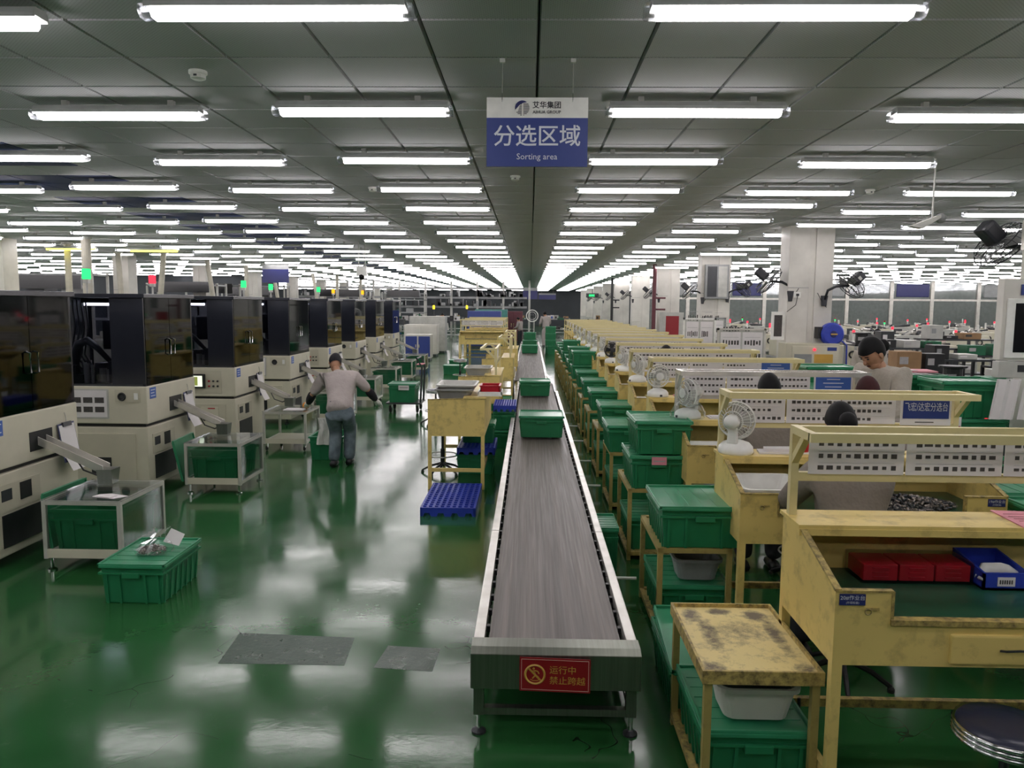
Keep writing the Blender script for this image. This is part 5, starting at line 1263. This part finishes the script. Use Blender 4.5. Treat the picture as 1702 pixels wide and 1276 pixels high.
def V(*a): return Vector(a)
def person(name_label, loc, J, face, headup=(0, 0, 1), top='shirt', legs='trousers', hair='hair', cap=None, sleeves=None, gloves=False, long_hair=False, cat='person', shoe='black'):
    """J: joint positions relative to loc"""
    t = thing('person', name_label, cat, loc); j = {k: Vector(v) for k, v in J.items()}
    H = head_frame(j['head'], face, headup)
    # head with nose, chin and ears in the same surface as the body
    hd = MB().ball((0, 0, 0.015), (0.076, 0.096, 0.118), 16, 10)
    hd.ball((0, 0.035, -0.062), (0.052, 0.052, 0.05), 12, 7); hd.ball((0, 0.098, -0.012), (0.013, 0.02, 0.022), 8, 6)
    for s in (-1, 1): hd.ball((s * 0.078, 0.0, -0.005), (0.01, 0.02, 0.03), 8, 6)
    hd.xf(H)
    hands = []
    chains = [[(j['pelvis'], 0.09), (j['waist'], 0.085), (j['chest'], 0.09), (j['neck'], 0.05), (j['head'] - (H.to_3x3() @ V(0, 0.0, 0.05)), 0.05)]]
    for s in 'LR':
        chains.append([(j['chest'], 0.09), (j['sh' + s], 0.045), (j['el' + s], 0.036), (j['wr' + s], 0.028)])
        chains.append([(j['pelvis'], 0.09), (j['hip' + s], 0.07), (j['kn' + s], 0.045), (j['an' + s], 0.038)])
        d = (j['hd' + s] - j['wr' + s]).normalized(); w = j['wr' + s]
        side = d.cross(V(0, 0, 1)); side = side.normalized() if side.length > 0.1 else V(1, 0, 0)
        nrm = side.cross(d).normalized(); h = MB()
        h.path([w - d * 0.02, w + d * 0.03, w + d * 0.085], [0.026, 0.034, 0.036], 8)
        for q, (o, ln) in enumerate(((-0.030, 0.062), (-0.010, 0.075), (0.010, 0.078), (0.029, 0.066))):
            a = w + d * 0.08 + side * o; h.path([a, a + d * ln * 0.45 - nrm * 0.004, a + d * ln * 0.8 - nrm * 0.022, a + d * ln * 0.92 - nrm * 0.042], [0.0095, 0.009, 0.008, 0.006], 6)
        a = w + d * 0.03 + side * (0.032 if s == 'L' else -0.032); sd = side if s == 'L' else -side
        h.path([a, a + sd * 0.022 + d * 0.03 - nrm * 0.01, a + sd * 0.022 + d * 0.06 - nrm * 0.025], [0.012, 0.0105, 0.008], 6)
        hands.append(h)
    body = skin_mesh('body', chains, 'skin', t, 1, [hd] + ([] if gloves else hands))
    if gloves:
        for h in hands: h.build('glove', 'glove', t, smooth=True)
    # clothes follow the same joints
    tc = [[(j['pelvis'] + V(0, -0.01, -0.05), (0.200, 0.172)), (j['pelvis'] * 0.5 + j['waist'] * 0.5, (0.188, 0.160)), (j['waist'], (0.172, 0.138)), (j['chest'], (0.178, 0.14)), (j['neck'] * 0.6 + j['chest'] * 0.4, (0.12, 0.105)), (j['neck'] * 0.98 + j['chest'] * 0.02, 0.068)]]
    for s in 'LR':
        e = j['el' + s]; w = j['wr' + s]; sh = j['sh' + s]
        ch = [(j['chest'], (0.178, 0.14)), (sh, 0.092), (sh * 0.45 + e * 0.55, 0.076), (e, 0.066)]
        if not sleeves: ch.append((w * 0.92 + e * 0.08, 0.044))
        tc.append(ch)
    skin_mesh('jacket' if top in ('shirt', 'jacket_l') else 'shirt', tc, top, t, 2)
    if sleeves:
        for s in 'LR': skin_mesh('sleeve_cover', [[(j['el' + s] * 0.9 + j['sh' + s] * 0.1, 0.060), (j['el' + s] * 0.5 + j['wr' + s] * 0.5, 0.058), (j['wr' + s], 0.036)]], 'sleeve', t, 2)
    skin_mesh('trousers', [[(j['pelvis'] + (j['waist'] - j['pelvis']) * 0.3, 0.125), (j['pelvis'], 0.138), (j['hipL'], 0.108), (j['knL'], 0.086), (j['anL'] + V(0, 0, -0.035), 0.074)], [(j['pelvis'], 0.138), (j['hipR'], 0.108), (j['knR'], 0.086), (j['anR'] + V(0, 0, -0.035), 0.074)]], legs, t, 2)
    for s in 'LR':
        a = j['an' + s]; tdir = j.get('toe' + s, a + V(0, 0.16, 0)) - a; tdir.z = 0; tdir.normalize(); b = MB()
        b.path([V(a.x, a.y, 0.045) - tdir * 0.07, V(a.x, a.y, 0.05), V(a.x, a.y, 0.04) + tdir * 0.09, V(a.x, a.y, 0.03) + tdir * 0.17], [0.040, 0.046, 0.042, 0.028], 8)
        for i, p in enumerate(b.v): b.v[i] = (p[0], p[1], max(0.002, p[2]))
        b.build('shoe', shoe, t, smooth=True)
    # hair or cap
    hb = MB(); n = 18; vs = []; rows_ = 9
    for r in range(rows_ + 1):
        th = PI * 0.66 * r / rows_
        for i in range(n):
            a = 2 * PI * i / n; x, y, z = math.sin(th) * math.cos(a), math.sin(th) * math.sin(a), math.cos(th)
            if y > 0.15 and z < 0.32: z = 0.32 + (z - 0.32) * 0.12; y = min(y, 0.93); x *= 1.0
            vs.append((0.086 * x, 0.106 * y - 0.006, 0.126 * z + 0.022))
    hb.add(vs, [(r * n + i, r * n + (i + 1) % n, (r + 1) * n + (i + 1) % n, (r + 1) * n + i) for r in range(rows_) for i in range(n)])
    if long_hair:
        hb.ball((0, -0.115, -0.01), (0.05, 0.05, 0.055), 10, 7)
    hb.xf(H); hb.build('cap' if cap else 'hair', cap or hair, t, smooth=True)
    if cap:
        pk = MB(); pk.prism([(-0.06, 0.08), (0.06, 0.08), (0.05, 0.15), (0.0, 0.165), (-0.05, 0.15)], 'z', 0.04, 0.048); pk.xf(H); pk.build('cap_peak', cap, t)
    e = MB()
    for s in (-1, 1): e.ball((s * 0.031, 0.086, 0.018), (0.012, 0.008, 0.006), 8, 5)
    e.xf(H); e.build('eyes', 'black', t)
    e = MB().ball((0, 0.086, -0.052), (0.022, 0.008, 0.006), 8, 5); e.xf(H); e.build('mouth', 'red' if False else 'hair_r', t)
    e = MB()
    for s in (-1, 1): e.bar((s * 0.015, 0.093, 0.037), (s * 0.046, 0.084, 0.038), 0.004, 0.006)
    e.xf(H); e.build('eyebrows', 'hair', t)
    return t

# bent worker, seen from behind
bx, by = -2.42, 9.72
rel = lambda x, y, z: (x - bx, y - by, z)
person('worker in a pale shirt, black cap and jeans bending over a clear cart', (bx, by, 0),
    dict(pelvis=rel(-2.40, 9.62, 0.73), waist=rel(-2.43, 9.78, 0.87), chest=rel(-2.50, 10.02, 1.05), neck=rel(-2.57, 10.18, 1.19), head=rel(-2.62, 10.28, 1.29),
         shL=rel(-2.70, 10.04, 1.10), elL=rel(-2.88, 10.05, 0.88), wrL=rel(-2.99, 10.26, 0.74), hdL=rel(-3.05, 10.38, 0.70),
         shR=rel(-2.28, 10.04, 1.12), elR=rel(-2.12, 10.06, 0.94), wrR=rel(-2.05, 10.18, 0.80), hdR=rel(-2.00, 10.26, 0.72),
         hipL=rel(-2.50, 9.64, 0.67), knL=rel(-2.50, 9.80, 0.44), anL=rel(-2.50, 9.66, 0.09), hipR=rel(-2.31, 9.64, 0.67), knR=rel(-2.33, 9.86, 0.45), anR=rel(-2.33, 9.80, 0.09)),
    (-0.4, 0.7, -0.8), (0, 0.4, 1), top='tee', legs='denim', cap='sleeve', sleeves=True, gloves=True)
def seated(label, x, y, seat=0.62, turn=0.0, lean=0.10, hair='hair', long_hair=False, dx=0.0, hz=0.0):
    d = dict(pelvis=(0, 0, seat + 0.09), waist=(0, 0.02, seat + 0.26), chest=(dx * 0.6, lean * 0.8, seat + 0.48), neck=(dx, lean + 0.03, seat + 0.66), head=(dx * 1.3, lean + 0.10, seat + 0.80 + hz),
             shL=(-0.19 + dx * .6, lean * 0.8, seat + 0.55), elL=(-0.27, lean + 0.18, seat + 0.33), wrL=(-0.15, lean + 0.36, seat + 0.38), hdL=(-0.12, lean + 0.46, seat + 0.35),
             shR=(0.19 + dx * .6, lean * 0.8, seat + 0.55), elR=(0.27, lean + 0.18, seat + 0.33), wrR=(0.15, lean + 0.36, seat + 0.38), hdR=(0.12, lean + 0.46, seat + 0.35),
             hipL=(-0.09, 0.02, seat + 0.06), knL=(-0.12, 0.36, seat - 0.03), anL=(-0.12, 0.30, 0.24), hipR=(0.09, 0.02, seat + 0.06), knR=(0.12, 0.36, seat - 0.03), anR=(0.12, 0.30, 0.24))
    d['anL'] = (-0.12, 0.30, 0.12); d['anR'] = (0.12, 0.30, 0.12)
    t = person(label, (x, y, 0), d, (0.05, 0.85, -0.45), (0, 0.3, 1), hair=hair, long_hair=long_hair)
    t.rotation_euler = (0, 0, turn); return t
seated('dark haired worker in grey jacket seated at the second bench, back to us', 1.78, 4.18, dx=0.0, long_hair=True)
seated('short haired worker in grey jacket seated at the third bench', 1.84, 5.70, hz=0.03)
seated('worker whose dark head shows above the sixth bench board', 1.86, 10.30)
seated('worker with reddish hair bending low behind the second bench frame', 2.66, 5.74, hair='hair_r', lean=0.22)
STD = dict(pelvis=(0, 0, 0.92), waist=(0, 0.0, 1.08), chest=(0, 0.03, 1.30), neck=(0, 0.07, 1.45), head=(0, 0.13, 1.53),
           shL=(-0.19, 0.03, 1.38), elL=(-0.24, 0.08, 1.10), wrL=(-0.18, 0.30, 1.02), hdL=(-0.14, 0.40, 1.0), shR=(0.19, 0.03, 1.38), elR=(0.24, 0.08, 1.10), wrR=(0.18, 0.30, 1.02), hdR=(0.14, 0.40, 1.0),
           hipL=(-0.09, 0, 0.86), knL=(-0.10, 0.03, 0.47), anL=(-0.10, 0, 0.08), hipR=(0.09, 0, 0.86), knR=(0.10, 0.03, 0.47), anR=(0.10, 0, 0.08))
def standing(label, x, y, turn, face=(0, 0.8, -0.4), scale=1.0, **kw):
    t = person(label, (x, y, 0), STD, face, (0, 0.25, 1), **kw); t.rotation_euler = (0, 0, turn); t.scale = (scale,) * 3; return t
standing('woman in a pale grey jacket looking down, right of the third bench', 3.08, 6.72, math.radians(112), (0, 0.75, -0.6), 1.11, top='jacket_l', long_hair=True)
standing('woman in a grey jacket standing behind the woman at the third bench', 5.35, 12.2, math.radians(150), (0, 0.9, -0.3), 0.98, top='jacket_l')
standing('worker in pale jacket far off by the right machines', 8.35, 18.5, math.radians(120), (0, 0.8, -0.5), 0.95, top='tee')
standing('dark clothed person walking in the far aisle with a white bag', -3.9, 34.5, math.radians(175), (0, 1, -0.1), 1.0, top='sleeve')
o = obj(MB().frustum((-0.14, 0.14, -0.05, 0.05), (-0.10, 0.10, -0.03, 0.03), 0, 0.32), 'carried_bag', 'paper', (-3.72, 34.0, 0.92), 'white bag carried by the dark clothed far person', 'bag'); MB().ring((0, 0, 0.34), 0.06, 0.01, 'y', 12, 5).build('bag_handle', 'paper', o)
standing('person in pale work clothes standing right of the far conveyor', 0.78, 38.0, math.radians(20), (0, 0.9, -0.3), 1.05, top='tee', legs='tee')
standing('crouching helper left of the far conveyor beside the big white fan', -0.5, 39.5, math.radians(60), (0, 0.8, -0.5), 0.85, top='tee')

# ================================================================== FAR LEFT: DUCTS AND EQUIPMENT
for i, (x, y, lean) in enumerate(((-11.1, 18.4, 0.0), (-9.66, 16.7, 0.0), (-11.6, 21.6, 0.1), (-10.2, 21.4, -0.25), (-10.5, 25.0, 0.3), (-10.3, 27.9, 0.0), (-10.9, 32.6, 0.35), (-9.9, 35.0, 0.4), (-9.4, 37.5, 0.0), (-8.8, 40.0, 0.0))):
    t = thing('exhaust_duct', '%s beige vertical duct from the left rising behind the machine row' % nth(i + 1), 'duct', (x, y, 0), 0, 'beige ducts behind the machines')
    MB().tube((lean, 0, 1.2), (0, 0, HC - 0.07), 0.10 if i == 1 else 0.075, 14).build('pipe', 'pipe', t, smooth=False)
    MB().tube((0.0, 0, HC - 0.08), (0, 0, HC - 0.03), 0.13, 14).build('collar', 'lgrey', t)
    MB().box(lean - 0.5, lean + 0.5, -0.4, 0.4, 0, 1.25).build('base_unit', 'beige_d', t, bevel=0.02)
for i, (x, y, w, h) in enumerate(((-15.5, 21.5, 3.2, 2.9), (-13.8, 27.5, 2.6, 2.75), (-13.6, 30.2, 2.2, 2.8), (-14.5, 36, 3, 2.9), (-11.5, 41, 3, 2.8), (-8.2, 42.5, 2.4, 2.7))):
    t = thing('equipment_rack', '%s dark equipment rack from the left in the far left hall' % nth(i + 1), 'rack', (x, y, 0), 0, 'dark equipment racks far left')
    for xx in (0, w - 0.06):
        for yy in (0, 0.8): MB().box(xx, xx + 0.06, yy, yy + 0.06, 0, h).build('upright', 'lgrey', t)
    rd = random.Random(i)
    for z in (0.9, 1.6, 2.3, h - 0.05):
        MB().box(0, w, 0, 0.86, z - 0.05, z).build('shelf', 'grey', t)
    for q in range(7):
        zz = rd.choice((0.9, 1.6, 2.3)); xx = rd.uniform(0.1, w - 0.7)
        if zz == 2.3 and h < 2.85: zz = 1.6
        MB().box(xx, xx + rd.uniform(0.25, 0.55), 0.1, 0.7, zz, zz + rd.uniform(0.2, 0.5)).build('equipment_box', rd.choice(('dgrey', 'grey', 'lgrey', 'black')), t)
    MB().box(0.3, w - 0.3, -0.05, 0, 2.42, 2.8).build('screen_panel', 'blackg', t)

# white and blue cabinets at the far end of the left aisle
def cabinet(x, y, w, d, h, m, lab, dm=None, grp=None):
    t = thing('cabinet', lab, 'cabinet', (x, y, 0), 0, grp)
    MB().box(0, w, 0, d, 0.08, h).build('body', m, t, bevel=0.01); MB().box(0.03, w - 0.03, 0.03, d - 0.03, 0, 0.08).build('plinth', 'dgrey', t)
    for k in range(2):
        dd = MB().box(0.03 + k * w / 2, w / 2 - 0.02 + k * w / 2, -0.015, 0, 0.14, h - 0.06).build('door', dm or m, t, bevel=0.006)
        MB().box(w / 2 - 0.08 + 0.12 * k, w / 2 - 0.05 + 0.12 * k, -0.035, -0.015, h * 0.5, h * 0.62).build('handle', 'chrome', dd)
    return t
cabinet(-5.0, 30.5, 1.3, 0.8, 1.25, 'offwhite', 'white cabinet at the end of the left machine row')
cabinet(-4.6, 28.2, 0.95, 0.7, 0.95, 'offwhite', 'low white and blue cabinet before the end of the machine row', 'navy')
cabinet(-5.1, 32.6, 1.5, 0.9, 1.55, 'lgrey', 'taller white cabinet behind the low white cabinets')
cabinet(-3.0, 37.0, 1.6, 0.9, 1.75, 'navy', 'deep blue tall cabinet right of the far walking person')
cabinet(-2.9, 40.5, 1.7, 0.9, 1.8, 'teal', 'teal cabinet beyond the far benches')
cabinet(-1.5, 42.0, 1.1, 0.8, 1.7, 'redpipe', 'dull maroon cabinet beyond the far benches')
for x, y, lab in ((-4.2, 33.6, 'left of two small yellow signals above the far cabinets'), (-3.0, 36.6, 'right of two small yellow signals above the far cabinets')):
    t = thing('signal_light', lab, 'light', (x, y, 0)); MB().tube((0, 0, 0), (0, 0, 1.85), 0.03, 8).build('pole', 'dgrey', t); MB().lathe([(0.05, 1.85), (0.05, 2.0), (0.02, 2.02)], 10).build('lamp', 'led_y', t)
t = thing('floor_fan', 'big white pedestal fan beyond the far conveyor', 'fan', (0.1, 36.5, 0))
MB().tube((0, 0, 0), (0, 0, 1.35), 0.03, 8).build('pole', 'dgrey', t); MB().lathe([(0.25, 0), (0.22, 0.05)], 16).build('base', 'dgrey', t); b = MB(); b.ring((0, -0.05, 1.55), 0.27, 0.025, 'y', 24, 5); b.ring((0, -0.05, 1.55), 0.18, 0.01, 'y', 20, 4); b.build('guard', 'white', t); MB().ball((0, 0, 1.55), 0.1).build('motor', 'dgrey', t)
place(CR_open, (1.0, 32.7, 0.0), 0, 'single open crate just before the far stack right of the conveyor')
for k in range(4): place(CR, (0.9, 33.6, 0.0 + 0.285 * k), 0, '%s crate up in the far stack by the standing person' % nth(k + 1), 'far crate stack')
# far machine mass behind everything (grey-green work benches with clutter)
def work_table(x, y, w, d, lab, seed, h=0.85, crates=2):
    t = thing('work_table', lab, 'table', (x, y, 0), 0, 'cluttered work tables far right' if x > 4 else 'cluttered work tables far ahead')
    MB().box(0, w, 0, d, h - 0.04, h).build('tabletop', 'dgrey', t)
    for xx in (0, w - 0.05):
        for yy in (0, d - 0.05): MB().box(xx, xx + 0.05, yy, yy + 0.05, 0, h - 0.04).build('leg', 'lgrey', t)
    MB().box(0.05, w - 0.05, 0.05, d - 0.05, 0.25, 0.28).build('lower_shelf', 'grey', t)
    rd = random.Random(seed)
    for q in range(rd.randint(3, 6)):
        xx = rd.uniform(0.0, w - 0.45); yy = rd.uniform(0.02, d - 0.4); zz = rd.choice((h, h, 0.28)); hh = rd.uniform(0.06, 0.3)
        nm, m = rd.choice((('carton', 'brown'), ('paper_pile', 'paper'), ('meter', 'dgrey'), ('tool_box', 'black'), ('test_unit', 'lgrey'), ('parts_tray', 'green_d')))
        o = MB().box(0, rd.uniform(0.2, 0.42), 0, rd.uniform(0.2, 0.35), 0, hh).build(nm, m, None, (x + xx, y + yy, zz), bevel=0.008)
        tag(o, '%s %s on the %s' % (nth(q + 1), nm.replace('_', ' '), lab), nm.replace('_', ' '), 'clutter on the work tables')
        MB().box(0.03, 0.15, -0.004, 0.0, hh * 0.25, hh * 0.75).build('front_label', rd.choice(('paper', 'ink', 'bluesign')), o)
    return t
def tester(x, y, lab, seed):
    rd = random.Random(seed)
    t = thing('test_machine', lab, 'machine', (x, y, 0), rd.uniform(-0.1, 0.1), 'beige test machines far right')
    w = rd.uniform(0.8, 1.2); bm_, um_ = rd.choice((('beige_d', 'beige'), ('lgrey', 'beige'), ('dgrey', 'lgrey'), ('beige_d', 'dgrey'), ('grey', 'beige')))
    MB().box(0, w, 0, 0.8, 0.08, 0.82).build('base_cabinet', bm_, t, bevel=0.015)
    MB().box(0.05, w - 0.05, 0.15, 0.75, 0.82, 1.28).build('upper_case', um_, t, bevel=0.02)
    MB().box(0.1, w * 0.45, 0.135, 0.15, 0.95, 1.2).build('control_panel', 'dgrey', t)
    MB().ring((w * 0.7, 0.14, 1.08), 0.07, 0.02, 'y', 14, 5).build('dial', 'black', t)
    MB().box(0.05, w - 0.05, -0.18, 0.15, 0.78, 0.83).build('work_shelf', 'steel', t)
    MB().box(0.1, w - 0.1, -0.01, 0, 0.2, 0.7).build('door', 'beige', t, bevel=0.006)
    p = MB().tube((w * 0.8, 0.5, 1.28), (w * 0.8, 0.5, 1.46), 0.018, 8).build('signal_pole', 'white', t)
    top = rd.choice(('led_r', 'white', 'white', 'led_g'))
    MB().lathe([(0.03, 1.46), (0.03, 1.52)], 10, 0, (w * 0.8, 0.5, 0)).build('signal_lamp', top, p)
    MB().lathe([(0.03, 1.52), (0.03, 1.58), (0.02, 1.59)], 10, 0, (w * 0.8, 0.5, 0)).build('signal_lamp', 'red' if top == 'led_g' else ('led_r' if rd.random() < 0.6 else 'white'), p)
    b = MB()
    for q in range(6): b.tube((rd.uniform(0.1, w - 0.1), rd.uniform(0.2, 0.6), 1.28), (rd.uniform(0.1, w - 0.1), rd.uniform(0.2, 0.6), 1.36), rd.uniform(0.02, 0.06), 8, q % 2)
    tag(b.build('bowl_feeders', ['steel', 'dgrey'], t), kind='stuff')
    MB().box(0.02, w - 0.02, 0.02, 0.78, 0.0, 0.08).build('plinth', 'black', t)
n = 0
for r in range(7):
    y = 16.5 + 3.1 * r; x = 6.1 + 0.15 * r
    while x < 3 + 0.66 * y:
        n += 1; tester(x, y, 'beige test machine %s along row %s of the right hall' % (nth(int((x - 6) / 1.75) + 1), nth(r + 1)), n); x += 1.75 + 0.25 * ((n * 7) % 3)
def stock_rack(x, y, w, lab, seed, h=1.36):
    t = thing('stock_rack', lab, 'rack', (x, y, 0), 0, 'cluttered racks right of the pillars')
    rd = random.Random(seed); fm = rd.choice(('dgrey', 'lgrey', 'black'))
    for xx in (0, w - 0.04):
        for yy in (0, 0.52): MB().box(xx, xx + 0.04, yy, yy + 0.04, 0, h).build('upright', fm, t)
    for z in (0.35, 0.85, h): MB().box(0, w, 0, 0.56, z - 0.03, z).build('shelf', 'dgrey', t)
    kinds_ = (('carton', 'brown'), ('paper_pile', 'paper'), ('meter', 'dgrey'), ('tool_box', 'black'), ('test_unit', 'lgrey'), ('parts_tray', 'green_d'), ('cable_drum', 'black'))
    q = 0
    for z in (0.35, 0.85, h):
        xx = rd.uniform(0.02, 0.1)
        while xx < w - 0.35:
            q += 1; nm, m = rd.choice(kinds_); ww = rd.uniform(0.18, 0.36); hh = rd.uniform(0.05, 0.30 if z == h else 0.38); dd = rd.uniform(0.2, 0.34)
            if nm == 'paper_pile': hh = 0.05
            if nm == 'cable_drum':
                o = MB().lathe([(ww / 2, 0), (ww / 2, 0.02), (ww / 3, 0.03), (ww / 3, hh), (ww / 2, hh + 0.01), (ww / 2, hh + 0.03)], 14, 0, (ww / 2, dd / 2, 0)).build(nm, m, None, (x + xx, y + 0.05, z))
            else: o = MB().box(0, ww, 0, dd, 0, hh).build(nm, m, None, (x + xx, y + 0.05, z), bevel=0.008)
            tag(o, '%s %s on the %s' % (nth(q), nm.replace('_', ' '), lab), nm.replace('_', ' '), 'clutter on the racks')
            MB().box(0.03, ww * 0.45, -0.004, 0.0, hh * 0.4, hh * 0.75).build('front_label', rd.choice(('paper', 'ink', 'inkl', 'grey')), o)
            xx += ww + rd.uniform(0.02, 0.16)
    return t
n = 0
for r, (y, xa, xb) in enumerate(((9.0, 4.75, 6.2), (10.3, 4.5, 7.2), (11.7, 5.75, 8.2), (13.2, 6.0, 9.2), (14.8, 6.2, 10.2))):
    x = xa; c = 0
    while x < xb:
        n += 1; c += 1; stock_rack(x, y, 1.25, '%s rack of the %s row right of the pillars' % (nth(c), nth(r + 1)), n + 50, 1.02 + 0.09 * r + 0.12 * (n % 2))
        x += 1.36
for k, (x, y, z, lab) in enumerate(((4.35, 8.55, 0.30, 'lower left crate of the pair behind the tall right stack'), (4.35, 8.55, 0.63, 'middle left crate of the pair behind the tall right stack'), (4.35, 8.55, 0.96, 'top left crate of the pair behind the tall right stack'), (4.82, 8.5, 0.30, 'lower right crate of the pair behind the tall right stack'), (4.82, 8.5, 0.63, 'middle right crate of the pair behind the tall right stack'), (4.82, 8.5, 0.96, 'top right crate of the pair behind the tall right stack'))):
    place(CR, (x, y, z - 0.3), 0, lab, 'crates behind the tall right stack', (0.95, 0.8, 1.17))
o = obj(MB().prism([(0, 0), (0.42, 0.0), (0.46, 0.3), (0.04, 0.3)], 'z', 0, 0.015), 'pink_form', 'pink', (3.52, 7.48, 1.47), 'pink and white forms on the rear crate of the right stack', 'paper'); MB().box(0.05, 0.25, 0.05, 0.25, 0.015, 0.02).build('white_form', 'paper', o)
for k, (x, y, z) in enumerate(((3.45, 9.0, 0.0), (3.48, 9.02, 0.285), (3.44, 9.0, 0.57), (3.46, 9.02, 0.855), (3.44, 9.0, 1.14))):
    place(CR, (x, y, z), HP, '%s crate up in the stack behind the woman at the third bench' % nth(k + 1), 'crate stack behind the woman')
cabinet(3.0, 8.1, 0.62, 0.7, 1.22, 'brown', 'brown wooden stand left of the woman at the third bench')
o = obj(MB().box(0, 0.7, 0, 0.8, 0, 0.012), 'green_cover', 'greenl', (2.95, 8.0, 1.222), 'green lid lying tilted on the brown stand by the woman', 'cover'); MB().box(0.02, 0.68, 0.02, 0.78, 0.012, 0.018).build('lid_rim', 'green', o)
for k in range(4):
    o = obj(MB().box(0, 0.5, 0, 0.4, 0, 0.3), 'carton', 'brown', (3.85, 10.1 + 0.02 * k, 0.305 * k), '%s brown carton up in the stack right of the electric cabinet' % nth(k + 1), 'carton', 'brown cartons', bevel=0.006); MB().box(0.22, 0.28, -0.003, 0.403, 0.02, 0.303).build('tape', 'beige_d', o)
n = 0
for r, (y, xa, xb) in enumerate(((44.5, -11, -1.5), (50, -12, 4), (56, -12, 3.4))):
    x = xa
    while x < xb:
        n += 1; work_table(x, y, 1.9, 0.9, '%s table of the %s far end row' % (nth(int((x - xa) / 2.6 + 0.5) + 1), nth(r + 1)), n + 90, 1.1); x += 2.6
